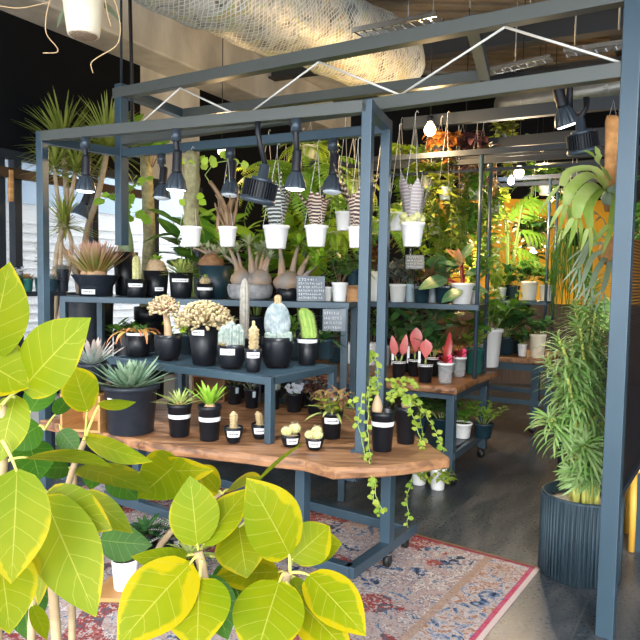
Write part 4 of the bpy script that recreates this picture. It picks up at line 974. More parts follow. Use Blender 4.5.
# ---- left end of the table
P = pot('potted_agave', 'black pot with pale grey pink-tipped agave standing on the wooden crate', 'potted plant', 93, 30, 25, 29, z=TZ + .1945, d=3.34, m='pot_charcoal')
rosette(P, 34, 36 * P.s, 6.5 * P.s, 'lf_agave_grey', 1.45, .25, bend=-.2, seed=8, seg=6, fold=.4)
cr = on(62, 440, TZ); cd = 0
mat('crate_shaded', (.2, .09, .035), .6, col2=(.12, .05, .02), scale=4, stretch=(1, 1, 8))  # wood darkened, the shade under the stand put into its colour
def crate(px, yb, w, h, dp, label, rz, m='oak'):
    q = on(px, yb, TZ); s = depth(q) / F; root = thing('wooden_crate', label, 'crate', (q.x, q.y + .0, TZ + .001)); w, h, dp = w * s, h * s, dp; t = .012
    R = Matrix.Rotation(rz, 3, 'Z')
    def bx(name, c, sz):
        b = M(); b.box(R @ V(c), sz, R=R); b.build(name, m, root, False)
    bx('base_board', (0, dp / 2, t / 2), (w, dp, t))
    for k in (-1, 1): bx('side_board', (k * (w / 2 - t / 2), dp / 2, h / 2), (t, dp, h - t * 2))
    bx('top_board', (0, dp / 2, h - t / 2), (w, dp, t)); bx('back_board', (0, dp - t / 2, h / 2), (w - 2 * t, t, h - 2 * t))
crate(80, 432, 44, 37.4, .2, 'orange-brown open wooden crate at the left end of the table behind the yellow leaves', -.2)
crate(208, 401, 36, 25, .1, 'wooden crate coloured dark for the shade under the low stand, behind the two banded pots', -.3, 'crate_shaded')
# ================================================================ LOW STAND
P = pot('potted_succulent', 'black pot with pale branching coral-like succulent and white label, tallest pot on the low stand', 'potted plant', 204, 32, 23, 40, z=LZ, yb=366, style='plain', tagb=(.82, .13, .9, -.45), soil='gravel')
b = M(); r = random.Random(3)
for i in range(260):
    g = r.uniform(0, 2 * PI); e = r.uniform(-.15, 1.5); l = 25 * P.s * r.uniform(.75, 1.05); d = V((math.cos(g) * math.cos(e) * 1.1, math.sin(g) * math.cos(e) * 1.0, math.sin(e) * .82)); p1 = V((0, 0, P.z + 4 * P.s)) + d * l
    q, rr = limb((d.x * l * .3, d.y * l * .3, P.z + 4 * P.s + d.z * l * .3), p1, 1.2 * P.s, 1.5 * P.s, n=5); b.tube(q, rr[:-1] + [.7 * P.s], 6)
b.build('branches', 'coral_cream', P.root); tp = M(); r = random.Random(31)
for i in range(300):
    g = r.uniform(0, 2 * PI); e = r.uniform(-.2, 1.55); l = 25.5 * P.s * r.uniform(.9, 1.06); tp.blob((math.cos(g) * math.cos(e) * 1.1 * l, math.sin(g) * math.cos(e) * l, P.z + 4 * P.s + math.sin(e) * .84 * l), r.uniform(1.3, 2.3) * P.s, 6, 4)
o = tp.build('branch_tips', 'coral_tip', P.root); o['kind'] = 'stuff'
P = pot('potted_cactus', 'black round pot with cluster of grey-green upright cactus heads on the low stand', 'potted plant', 231, 27, 22, 24, z=LZ, yb=369.5, style='round', tagb=(.72, .25, 1.1, -.3))
for k, (x, y, h, rr) in enumerate(((0, 0, 26, 4.6), (-7, 1, 22, 4.2), (7, 1, 23, 4.4), (-3, -6, 24, 4.2), (4, -6, 22, 4.2), (-9, -4, 18, 3.6), (9, -4, 19, 3.8), (0, 7, 25, 4.2), (-6, 7, 20, 4), (6, 7, 20, 4))):
    q = P.rt_ * x * P.s - P.fw * y * P.s; column(P, q.x, q.y, rr * P.s, h * P.s, 'cactus_grey', 9, sp=7, seed=k)
b = M(); rosette(P, 12, 8 * P.s, 4 * P.s, 'lf_succ', c=tuple((P.rt_ * -8 * P.s + P.fw * 8 * P.s).xy), seed=6, name='offset_leaves')
P = pot('potted_cactus', 'small black pot with single cream woolly column cactus, foremost on the low stand', 'potted plant', 253, 18, 14, 23, z=LZ, yb=372.5, style='plain', tagb=(.74, .25, 1.6), soil='gravel')
twisty(P, 27 * P.s, 5.0 * P.s, (0, 0)); q = column(P, 0, 0, 1.5 * P.s, 6 * P.s, 'cactus_yellow', 5, z=P.z + 24 * P.s, name='cactus_tip')
P = pot('potted_cactus', 'big black round pot with blue-grey crested fan cactus near the stand corner', 'potted plant', 277, 31, 24, 30, z=LZ, yb=368.5, style='round', n=36)
b = M(); b.lathe([(max(.0006, 12.5 * P.s * math.sin(PI * k / 16) ** .8), (17 - 20 * math.cos(PI * k / 16)) * P.s) for k in range(17)], 120, (0, 0, P.z), ribs=(30, .055), sy=.5, wob=.006, seed=3, R=Matrix.Rotation(P.ang + PI / 2, 3, 'Z')); o = b.build('crested_stem', 'cactus_crest', P.root)
for k, (x, h) in enumerate(((-9, 9), (-4, 8), (2, 10), (7, 8), (11, 10))): q = P.rt_ * x * P.s + P.fw * 7 * P.s; column(P, q.x, q.y, 3.4 * P.s, h * P.s, 'cactus_grey', 8, seed=k)
column(P, 0, 0, 3.3 * P.s, 14 * P.s, 'cactus_cream', 8, z=P.z + 31 * P.s, name='crest_tip', sp=4)
P = pot('potted_cactus', 'black pot with bright green spiny column cactus leaning left on the low stand', 'potted plant', 307, 21, 17, 27, z=LZ, yb=365.5, style='plain', tagb=(.88, .13, 2.4))
q = P.rt_ * 6 * P.s * 0; column(P, q.x + .012, q.y, 6.8 * P.s, 33 * P.s, 'cactus_green', 12, lean=(-.035, 0), sp=14, seed=2, amp=.18)
P = pot('potted_cactus', 'tall slender grey column cactus in a black pot behind the clustered one', 'potted plant', 244, 18, 14, 22, z=LZ, d=3.72); column(P, 0, 0, 4.2 * P.s, 62 * P.s, 'cactus_col', 9, sp=12, amp=.16, seed=3)
P = pot('potted_succulent', 'black pot with pink-cream branching succulent on a pale trunk, left part of the low stand', 'potted plant', 168, 26, 21, 25, z=LZ, yb=361, style='round', soil='gravel')
b = M(); q, rr = limb((0, 0, P.z - .01), (-.018, 0, P.z + 26 * P.s), 4.2 * P.s, 2.8 * P.s, bow=(.006, 0, 0)); b.tube(q, rr, 12); b.build('trunk', 'caudex_pale', P.root)
b = M(); r = random.Random(7); c0 = V((-.02, 0, P.z + 27 * P.s))
for i in range(150):
    g = r.uniform(0, 2 * PI); e = r.uniform(-.3, 1.5); d = V((math.cos(g) * math.cos(e), math.sin(g) * math.cos(e), math.sin(e) * .85)); l = 15 * P.s * r.uniform(.7, 1.1); q, rr = limb(c0 + d * l * .25, c0 + d * l, 1.0 * P.s, 1.2 * P.s, n=4); b.tube(q, rr[:-1] + [.5 * P.s], 6)
b.build('branches', 'coral_pink', P.root); tp = M(); r = random.Random(33)
for i in range(170):
    g = r.uniform(0, 2 * PI); e = r.uniform(-.4, 1.55); l = 15 * P.s * r.uniform(.85, 1.1); tp.blob(c0 + V((math.cos(g) * math.cos(e) * l, math.sin(g) * math.cos(e) * l, math.sin(e) * .87 * l)), r.uniform(1.0, 1.8) * P.s, 6, 4)
o = tp.build('branch_tips', 'coral_tip', P.root); o['kind'] = 'stuff'; bush(P, 5, 14 * P.s, 15 * P.s, 5, 8 * P.s, 6 * P.s, 'lf_lime', seed=4, c=(.05, .05))
P = pot('potted_kalanchoe', 'black pot with drooping orange and rust leaves, left end of the low stand', 'potted plant', 138, 26, 22, 24, z=LZ, yb=357, style='plain', tagb=(.92, .1, 2.0), soil='gravel')
rosette(P, 16, 27 * P.s, 5 * P.s, 'lf_orange', 1.2, .45, bend=2.0, seed=3, shape='lance', jit=.35, rad=.45, z=P.z + .01); bush(P, 3, 10 * P.s, 6 * P.s, 6, 6 * P.s, 4 * P.s, 'lf_dark', seed=3, name='green_leaves')
for px, d, lab, m, k in ((324, 3.82, 'dark pot with glossy green strappy plant behind the green column cactus', 'lf_dark', 'ros'), (296, 3.9, 'dark pot of green leaves at the back of the low stand behind the crested cactus', 'lf_green', 'bush'),
              (186, 3.95, 'dark pot with round green leaves on the low stand between the coral succulents', 'lf_bright', 'bush'), (222, 3.9, 'dark pot with grey feathery plant at the back of the low stand', 'lf_pale', 'bush')):
    P = pot('potted_plant', lab, 'potted plant', px, 20, 16, 20, z=LZ, d=d, m='pot_navy')
    if k == 'ros': rosette(P, 22, 24 * P.s, 6 * P.s, m, 1.3, .1, bend=.8, seed=px, shape='lance')
    else: bush(P, 7, 22 * P.s, 14 * P.s, 9, 10 * P.s, 6 * P.s, m, seed=px)
# ================================================================ TALL STAND SHELF
def kd(px, off=.12):
    q = line_at(px, K0, K1); return depth(V((q.x, q.y, SZ)) + KV * off)
P = pot('potted_euphorbia', 'wide flared black bowl with orange-pink finger-leaved succulent at the left end of the tall stand', 'potted plant', 96, 47, 32, 21, z=SZ, d=kd(96, .16), style='flare', m='pot_charcoal', tagb=(.2, .22, .9, -.5), soil='gravel', n=40)
b = M(); r = random.Random(2)
q, rr = limb((-.08, 0, P.z), (-.07, .0, P.z + 8 * P.s), 5 * P.s, 3 * P.s); b.tube(q, rr, 10); q, rr = limb((0, 0, P.z - .01), (0.01, 0, P.z + 7 * P.s), 9 * P.s, 10 * P.s); b.tube(q, rr, 14)
q, rr = limb((-.08, 0, P.z + 6 * P.s), (-.2, .02, P.z + 26 * P.s), 2.2 * P.s, 1.5 * P.s, bow=(-.02, 0, 0)); b.tube(q, rr, 8); b.build('caudex', 'caudex_tan', P.root)
rosette(P, 150, 36 * P.s, 2.2 * P.s, 'lf_succ', 1.5, .45, bend=-.2, fold=.5, seed=6, z=P.z + 4 * P.s, shape='strap', inner=.8, rad=.25)
P = pot('potted_caudex', 'tall black pot on the tall stand with green bottle-shaped caudex and leafy vine', 'potted plant', 126, 24, 20, 43, z=SZ, d=kd(126, .41), style='plain', m='pot_black', soil='gravel_white')
M().lathe([(7 * P.s, -.01), (8 * P.s, 6 * P.s), (6.4 * P.s, 18 * P.s), (3.6 * P.s, 32 * P.s), (1.8 * P.s, 40 * P.s), (.6 * P.s, 44 * P.s)], 18, (0, 0, P.z), wob=.004).build('caudex', 'caudex_green', P.root)
T_ = V((0, 0, P.z + 43 * P.s)); vine(P, [[T_, L_(126, 205), L_(130, 190), L_(134, 178, .05)], [T_, L_(120, 202), L_(112, 193), L_(104, 200)], [T_, L_(132, 212), L_(140, 214, -.05), L_(146, 222, -.05)], [T_, L_(128, 190), L_(145, 182), L_(150, 175)]], 12 * P.s, 12 * P.s, 'lf_bright', 5, 8)
P = pot('potted_cactus', 'short black pot with white label and yellow-green column cactus on the tall stand', 'potted plant', 136.5, 22, 18, 18, z=SZ, d=kd(136, .08), tagb=(.66, .2, 1.4, -.1), style='plain'); column(P, 0, 0, 3.8 * P.s, 26 * P.s, 'cactus_yellow', 8, sp=7)
P = pot('potted_caudex', 'black pot with coiled tan caudex roots, left of the yellow spiky plant', 'potted plant', 156, 25, 21, 26, z=SZ, d=kd(156, .24), style='plain', tagb=(.3, .14, .8, .3))
b = M(); r = random.Random(4)
for k in range(7):
    g = k * .9; q = [V((math.cos(g + t * .5) * (9 - t * .6) * P.s, math.sin(g + t * .5) * (8 - t * .6) * P.s, P.z + (2 + t * 1.5 + 1.2 * math.sin(t + k)) * P.s)) for t in range(8)]; b.tube(q, [2.7 * P.s] * 6 + [2.2 * P.s, 1.2 * P.s], 8)
b.build('caudex', 'caudex_pale', P.root); rosette(P, 8, 12 * P.s, 5 * P.s, 'lf_bright', 1.2, .3, z=P.z + 12 * P.s, shape='ovate')
P = pot('potted_succulent', 'black pot with white label and spiky yellow-green succulent cushion on the tall stand', 'potted plant', 181, 24, 20, 25, z=SZ, d=kd(181, .14), style='plain', tagb=(.7, .13, 1.5, -.1))
rosette(P, 90, 21 * P.s, 3 * P.s, 'lf_spider', 1.5, .05, bend=.2, seed=8, fold=.4, inner=.8)
P = pot('potted_cactus', 'tiny black pot with white band and small pale round cactus on the tall stand', 'potted plant', 205, 16, 14, 15, z=SZ, d=kd(205, .07), style='plain', tagb=(.66, .18, 2.6)); globe(P, 0, 0, 5 * P.s, 'cactus_cream'); rosette(P, 7, 5 * P.s, 2 * P.s, 'lf_lime', z=P.z + 8 * P.s)
P = pot('potted_caudex', 'large dark pot with brown rough caudex and small leaf sprays on the tall stand', 'potted plant', 215, 33, 28, 32, z=SZ, d=kd(215, .3), style='plain', m='pot_navy', n=36)
M().lathe([(11 * P.s, -.01), (13 * P.s, 5 * P.s), (11 * P.s, 11 * P.s), (5 * P.s, 15 * P.s), (.001, 16 * P.s)], 24, (-.03, 0, P.z), wob=.01, seed=4).build('caudex', 'caudex_brown', P.root)
b = M(); lb = M(); r = random.Random(3)
for k in range(6):
    p1 = V((-.03 + (k - 2.5) * 7 * P.s, r.uniform(-.03, .03), P.z + r.uniform(16, 24) * P.s)); q, rr = limb((-.03, 0, P.z + 12 * P.s), p1, 1.6 * P.s, .9 * P.s, bow=(0, 0, .01)); b.tube(q, rr, 6); tuft(lb, p1, 9, 10 * P.s, 3.2 * P.s, r)
b.build('branches', 'pachy_skin', P.root); lb.build('leaves', 'lf_pale', P.root)
def pachy(P, body, arms, seed, leafL, m='lf_pale'):
    """swollen Pachypodium-like body with bottle arms and leaf tufts; coordinates in picture px of the plant"""
    r = random.Random(seed); b = M(); lb = M(); s = P.s
    for (x, y, rx, h) in body:
        c = P.rt_ * x * s - P.fw * y * s; b.lathe([(rx * .82 * s, -.006), (rx * s, h * .3 * s), (rx * .92 * s, h * .55 * s), (rx * .6 * s, h * .82 * s), (rx * .25 * s, h * s), (.001, h * 1.02 * s)], 22, c + V((0, 0, P.z)), wob=.01, seed=seed + x)
    for (x0, z0, x1, z1, y1, r0, r1) in arms:
        p0 = P.rt_ * x0 * s + V((0, 0, P.z + z0 * s)); p1 = P.rt_ * x1 * s - P.fw * y1 * s + V((0, 0, P.z + z1 * s))
        q, rr = limb(p0, p1, r0 * s, r1 * s, bow=tuple(P.rt_ * (x0 - x1) * .12 * s), n=8); rr = [r0 * .62 * s * (1 - t / 8) ** 1.6 + r1 * 1.25 * s for t in range(9)]; b.tube(q, rr, 10)
        tuft(lb, p1, 16, leafL * 1.25 * s * r.uniform(.8, 1.15), leafL * .28 * s, r, e=(1.35, .05), shape='obov', bend=.5)
    b.build('caudex', 'pachy_skin', P.root); lb.build('leaves', m, P.root)
P = pot('potted_pachypodium', 'wide grey stone pot with many-armed swollen caudex plant on the tall stand', 'potted plant', 250, 43, 40, 15, z=SZ, d=kd(250, .16), style='round', m='pot_stone', soil='gravel', n=40)
pachy(P, ((-9, 0, 11, 18), (10, 0, 12, 17), (0, 3, 12, 14)), ((-11, 10, -21, 37, 0, 5, 1.2), (-9, 12, -13, 34, 4, 4, 1.0), (-6, 10, -26, 30, 6, 4, 1.1), (2, 12, -2, 40, 0, 5.5, 1.2), (4, 12, 8, 34, 5, 4, 1.0), (12, 12, 22, 37, 0, 5, 1.1), (10, 12, 14, 36, 6, 4, 1.1), (14, 8, 19, 27, -5, 3.5, 1)), 4, 12)
P = pot('potted_pachypodium', 'low black pot with pinkish swollen two-armed caudex plant beside the chalkboard sign', 'potted plant', 289, 27, 24, 13, z=SZ, d=kd(289, .2), style='plain', soil='gravel')
pachy(P, ((0, 0, 16, 17), (5, 2, 13, 14)), ((-7, 10, -10, 44, 0, 6, 1.3), (2, 10, 9, 44, 4, 4, 1.3), (9, 9, 22, 36, 0, 5, 1.3), (12, 7, 26, 22, -4, 3.5, 1.2), (14, 8, 32, 27, 5, 3.5, 1)), 9, 17, 'lf_bright')
# chalkboard signs
def sign(root_name, label, c, w, h, tilt, yaw, rows, seed, th=.008, stake=None, frame=None):
    root = thing(root_name, label, 'sign', c); R = Matrix.Rotation(yaw, 3, 'Z') @ Matrix.Rotation(tilt, 3, 'X'); r = random.Random(seed)
    def W_(x, z, y=-.0): return R @ V((x, y, z))
    b = M(); b.box(W_(0, h / 2), (w, th, h), R=R); b.build('board', 'chalkboard', root, False)
    k = M(); lh = h * .86 / rows
    for i in range(rows):
        z = h * .93 - (i + .62) * lh; x = -w * .44; big = 1.2 if i == 0 else .9
        xe = w * (.2 if i == 0 else r.uniform(.25, .44))
        while x < xe:
            gl_ = w * .06 * big; kind = r.random(); y = -th / 2 - .0012
            pts = {0: [(0, 0), (0, 1)], 1: [(0, .8), (.5, 1), (1, .8), (.4, .4), (1, .1), (0, 0)], 2: [(0, 1), (1, 1), (.5, 0)], 3: [(0, .5), (1, .5), (.5, .5), (.5, 1), (.5, 0)], 4: [(0, 0), (.5, 1), (1, 0)]}[int(kind * 5)]
            q = [W_(x + a * gl_ * .9, z + c_ * lh * .55 * big - lh * .2, y) for a, c_ in pts]; k.tube(q, max(.0013, h * .013), 4); x += gl_ * 1.45
    k.build('chalk_lettering', 'chalk', root)
    if stake:
        s2 = M(); s2.tube([V((0, .006, 0)) + R @ V((0, 0, h * .4)), V((0, .006, 0)), V((0, .006, -stake))], .004, 6); s2.build('stake', 'black_paint', root)
    return root
q = atz(311, SZ, kd(311, .035)); s = depth(q) / F
sign('chalkboard_sign', 'handwritten chalkboard sign leaning on the tall stand beside the swollen caudex plant', (q.x, q.y, SZ + .002), 29 * s, 25 * s, -.12, .25, 6, 3)
q = atz(334, SZ - .17, kd(334, -.04)); s = depth(q) / F; 
sg = sign('chalkboard_sign', 'chalkboard sign hung below the tall stand shelf by the right leg', (q.x, q.y, 1.302 - .043 - 22 * s), 23 * s, 22 * s, 0, .1, 4, 5)
hk = M(); 
for k in (-1, 1): hk.tube([V((k * 8 * s, .004, 21 * s)), V((k * 8 * s, .012, 22 * s + .012))], .0016, 5)
hk.build('hook', 'wire', sg)
# white pots at the right end of the tall stand
P = pot('potted_seedling', 'small white pot with brown-stemmed plant just right of the chalkboard sign', 'potted plant', 327.5, 10, 8, 14, z=SZ, d=kd(327, .2), m='pot_white'); bush(P, 3, 22 * P.s, 12 * P.s, 7, 12 * P.s, 5 * P.s, 'lf_green', 'stem_brown', seed=4)
P = pot('potted_ficus', 'white pot with small leafy tree, right end of the tall stand', 'potted plant', 339.5, 16, 13, 19, z=SZ, d=kd(339, .13), m='pot_white'); bush(P, 6, 34 * P.s, 22 * P.s, 9, 13 * P.s, 6 * P.s, 'lf_dark', 'stem_brown', seed=5, droop=.6)
# ================================================================ RACK SHELF (white, sky and green pots)
def rd(px, off=.1):
    q = line_at(px, RP(RLn, 0, 0), RP(0, 0, 0)); return depth(V((q.x, q.y, RZ2)) + RV * off)
q = atz(353, SZ, kd(347, .2)); s = depth(q) / F
cb_ = thing('wooden_box', 'small open wooden box at the right end of the tall stand behind the front post', 'box', (q.x, q.y, SZ))
for nm, c, sz in (('base_board', (0, 0, .4), (13, 11, .8)), ('top_board', (0, 0, 15.6), (13, 11, .8)), ('side_board', (-6.1, 0, 8), (.8, 11, 14.4)), ('side_board', (6.1, 0, 8), (.8, 11, 14.4)), ('back_board', (0, 5.1, 8), (11.4, .8, 14.4))):
    M().box(V(c) * s, V(sz) * s).build(nm, 'oak', cb_, False)
P = pot('potted_plant', 'dark pot standing on the wooden box with broad green fern leaves', 'potted plant', 353, 13, 10, 16, p=(q.x, q.y, SZ + 16 * s), m='pot_navy'); fern(P, 10, 26 * P.s, 'lf_green', seed=3)
P = pot('potted_plant', 'tall white pot with rusty brown dried fern, between the two middle posts', 'potted plant', 375, 15, 13, 30, z=RZ2, d=rd(375), m='pot_white', style='plain'); bush(P, 8, 34 * P.s, 10 * P.s, 12, 9 * P.s, 4 * P.s, 'lf_rust', 'stem_brown', seed=6, lift=.3)
P = pot('potted_begonia', 'white pot with silver-spotted dark leaves, just right of the middle posts', 'potted plant', 397.5, 17, 14, 18, z=RZ2, d=rd(397), m='pot_white'); bush(P, 7, 22 * P.s, 15 * P.s, 7, 14 * P.s, 7 * P.s, 'lf_silver', 'stem_brown', seed=8)
P = pot('potted_plant', 'sky blue pot with dark leaves behind the first green rimmed pot', 'potted plant', 410, 12, 10, 18, z=RZ2, d=rd(410, .24), m='pot_sky'); bush(P, 6, 24 * P.s, 12 * P.s, 7, 12 * P.s, 6 * P.s, 'lf_dark', seed=9)
P = pot('potted_plant', 'dark green pot with white rim band and reddish stems, left of the pair', 'potted plant', 421.5, 16, 13, 17, z=RZ2, d=rd(421), m='pot_navy', tagb=(.9, .09, 3.2)); bush(P, 6, 20 * P.s, 14 * P.s, 6, 14 * P.s, 5 * P.s, 'lf_burgundy', 'stem_brown', seed=10)
P = pot('potted_plant', 'pale grey pot half hidden between the two green rimmed pots', 'potted plant', 432, 9, 8, 17, z=RZ2, d=rd(432, .26), m='pot_grey'); bush(P, 5, 22 * P.s, 12 * P.s, 6, 12 * P.s, 6 * P.s, 'lf_green', seed=11)
P = pot('potted_philodendron', 'dark green pot with white rim band and broad dark glossy leaves, right of the pair', 'potted plant', 443, 17, 14, 18, z=RZ2, d=rd(443, .19), m='pot_navy', tagb=(.9, .09, 3.2)); bush(P, 5, 26 * P.s, 16 * P.s, 4, 30 * P.s, 17 * P.s, 'lf_philo', 'stem_brown', seed=12, droop=.5)
P = pot('potted_philodendron', 'large white pot with red-stemmed philodendron and orange-lit upright leaf, right end of the rack shelf', 'potted plant', 462, 23, 18, 21, z=RZ2, d=rd(462, .11), m='pot_white')
b = M(); lb = M()
for (x, y, dd, l, w, dx, dz) in ((453, 262, 0, 25, 9, -1, .35), (440, 275, -.05, 32, 18, -.8, -.1), (470, 272, .05, 24, 11, .8, .5), (455, 285, -.08, 26, 14, -.9, -.35), (468, 255, .05, 22, 10, .4, .9), (476, 284, -.05, 20, 10, 1, 0)):
    p = L_ = loc(P, x + (8 if dx < 0 else -6), y + 4, dd); q, rr = limb((0, 0, P.z - .01), p, 1.8 * P.s, 1.2 * P.s); b.tube(q, rr, 7); lb.leaf(p, (dx, -.25, dz), (0, -.6, .8), l * P.s, w * P.s, .5, .12, 6, 'ovate')
b.build('stem', 'lf_red', P.root); lb.build('leaves', 'lf_philo', P.root)
sp = M(); sp.leaf(loc(P, 459, 268), (-.1, -.2, 1), (0, -1, .2), 20 * P.s, 8 * P.s, .2, .3, 5, 'ovate'); sp.leaf(loc(P, 466, 262), (-.75, -.1, .5), (0, -1, .3), 24 * P.s, 8 * P.s, .3, .2, 5, 'ovate'); sp.build('orange_lit_leaf', 'lf_orange', P.root)  # orange bulb light put into the colour of these two leaves
P = pot('potted_plant', 'narrow white pot at the rack end partly behind the thin post', 'potted plant', 475, 11, 9, 20, z=RZ2, d=rd(473, .27), m='pot_white'); bush(P, 6, 30 * P.s, 14 * P.s, 7, 16 * P.s, 7 * P.s, 'lf_green', seed=14)
# small chalkboard on a stake
q = at(415, 262, rd(415, -.02)); s = depth(q) / F
sign('chalkboard_sign', 'small black chalk sign on a stake above the green rimmed pots', (q.x, q.y, q.z - 7 * s), 19 * s, 14 * s, -.1, .12, 4, 11, stake=18 * s)
# ================================================================ SECOND TABLE
for px, yb, w, hp, lab, leaves in ((398.5, 379, 14, 18, 'black pot with paired pink blade leaves, leftmost of the pink-leaved pots', ((-.35, 1.0), (.3, 1.05))), (414, 377, 13, 18, 'black pot with tall single pink round leaf, middle of the pink-leaved pots', ((.05, 1.2),)), (425, 383, 15, 19, 'black pot with broad pink spoon leaf, foremost of the pink-leaved pots', ((.0, .95),))):
    P = pot('potted_plant', lab, 'potted plant', px, w, w * .84, hp, z=T2, yb=yb, tagb=(.9, .12, 2.6)); b = M(); st_ = M()
    for k, (dx, l) in enumerate(leaves):
        p0 = V((dx * 5 * P.s, 0, P.z)); p1 = p0 + V((dx * 6 * P.s, 0, 6 * P.s * l)); st_.tube([p0, p1], 1 * P.s, 6); b.leaf(p1, (dx * .5, -.15, 1), (0, -1, .15), 21 * P.s * l, (8 if len(leaves) > 1 else 12) * P.s, .3, .12, 6, 'obov' if len(leaves) < 2 else 'ovate')
    st_.build('stem', 'stem_green', P.root); b.build('pink_leaves', 'lf_pink', P.root)
    tg = M(); tg.box(P.rt_ * -6.2 * P.s + V((0, 0, P.z + 5 * P.s)), (2.4 * P.s, .0015, 17 * P.s)); tg.build('plant_tag', 'paper', P.root, False)
P = pot('potted_plant', 'dark pot behind the pink-leaved pots with green leaves', 'potted plant', 432, 14, 12, 20, z=T2, d=depth(on(430, 381, T2)) + .26, tagb=(.9, .12, 2)); bush(P, 6, 26 * P.s, 16 * P.s, 6, 20 * P.s, 9 * P.s, 'lf_dark', seed=3)
for px, yb, w, hp, lab, dx in ((445, 384, 16, 21, 'clear plastic cup pot with tall red leaf and pink tag, second table corner', 0), (459, 377, 14, 20, 'clear plastic cup pot with pink tag, behind the other clear cup', 3)):
    P = pot('potted_bromeliad', lab, 'potted plant', px, w, w * .8, hp, z=T2, yb=yb, m='clear_plastic', tagb=(.93, .1, 2.8)); tg = M(); tg.box(P.rt_ * 4 * P.s + V((0, 0, P.z + 5 * P.s)), (4.5 * P.s, .002, 9 * P.s)); tg.build('pink_tag', 'pink_tag', P.root, False)
    rosette(P, 10, 16 * P.s, 5 * P.s, 'lf_red', 1.5, .7, bend=.6, seed=px)
    if not dx: b = M(); b.leaf(V((0, 0, P.z)), (.15, 0, 1), (0, -1, .1), 34 * P.s, 8 * P.s, .4, .3, 6, 'ovate'); b.leaf(V((0, 0, P.z)), (.25, .1, 1), (.5, -1, .1), 26 * P.s, 6 * P.s, .5, .3, 6, 'ovate'); b.build('tall_leaves', 'lf_red', P.root)
P = pot('potted_plant', 'big white pot with leafy plant on the second table by the thin posts', 'potted plant', 488, 27, 20, 38, z=T2, d=depth(on(487, 371, T2)) + .28, m='pot_white', style='lip'); bush(P, 9, 38 * P.s, 24 * P.s, 8, 17 * P.s, 8 * P.s, 'lf_green', seed=6)
P = pot('potted_plant', 'dark teal pot in front of the big white pot on the second table', 'potted plant', 474, 18, 14, 26, z=T2, d=depth(on(474, 377, T2)) + .16, m='pot_green', style='lip'); bush(P, 6, 20 * P.s, 14 * P.s, 8, 9 * P.s, 5 * P.s, 'lf_pothos', seed=7)
for px, off, lab, m, LL, H, sp_ in ((402, .5, 'dark-leaved rubber plant behind the pink-leaved pots, left', 'lf_dark', 30, 40, 24), (424, .55, 'large broad-leaved plant with green and reddish leaves behind the pink-leaved pots', 'lf_philo', 36, 44, 30), (447, .45, 'rusty-backed broad leaf plant under the rack shelf behind the clear cups', 'lf_burgundy', 32, 34, 26), (463, .6, 'dark green leafy plant under the right end of the rack shelf', 'lf_green', 24, 44, 26)):
    P = pot('potted_rubber_plant', lab, 'potted plant', px, 20, 17, 18, z=T2, d=depth(on(px, 381, T2)) + off, m='pot_charcoal'); bush(P, 6, H * P.s, sp_ * P.s, 5, LL * P.s, LL * .48 * P.s, m, 'stem_brown', seed=px, droop=.4, shape='ovate')
for px, off, w, hp, lab, m, lf in ((352, .35, 14, 21, 'white pot with dry thin stems seen between the tall stand leg and the front post', 'pot_white', 'lf_dry'), (370, .4, 15, 22, 'white pot with thin leaves behind the two middle posts on the second table', 'pot_white', 'lf_green'), (384, .45, 12, 20, 'pale pot with dark leaves half hidden by the rear middle post', 'pot_grey', 'lf_dark'), (335, .3, 15, 18, 'dark pot with glossy leaves on the second table left of the white pots', 'pot_navy', 'lf_dark')):
    P = pot('potted_plant', lab, 'potted plant', px, w, w * .85, hp, z=T2, d=5.0 + off + (390 - px) * .006, m=m); bush(P, 7, 36 * P.s, 12 * P.s, 8, 15 * P.s, 4 * P.s, lf, 'stem_brown', seed=px)
# below the second table
sh2 = .247
for px, yb, lab, m, LL, H, sp_, pm in ((462, 443, 'white low pot with small bright leaves on the lower shelf of the second table, right', 'lf_green', 9, 22, 24, 'pot_white'), (440, 430, 'dark pot with dense dark leaves on the lower shelf of the second table, left', 'lf_dark', 13, 26, 26, 'pot_navy'), (483, 432, 'dark pot with small round bright leaves at the right end of the lower shelf', 'lf_bright', 7, 24, 20, 'pot_navy'), (418, 425, 'dark leafy pot deep under the second table behind the caudex vine', 'lf_green', 11, 22, 22, 'pot_navy')):
    P = pot('potted_plant', lab, 'potted plant', px, 19, 15, 15, z=sh2, d=4.95 if px > 450 else 5.1, m=pm); bush(P, 9, H * P.s, sp_ * P.s, 9, LL * P.s, LL * .6 * P.s, m, seed=px, droop=.5)
for px, yb, lab in ((419, 486, 'white pot on the floor below the table corner, left of two'), (437.5, 491, 'white pot with yellow-green leaves on the floor below the table corner, right of two')):
    P = pot('potted_plant', lab, 'potted plant', px, 17, 13, 22, z=0, yb=yb, m='pot_white'); trail(P, 7, 12 * P.s, 8 * P.s, 6 * P.s, 'lf_pothos', seed=px, per=6, top=4)
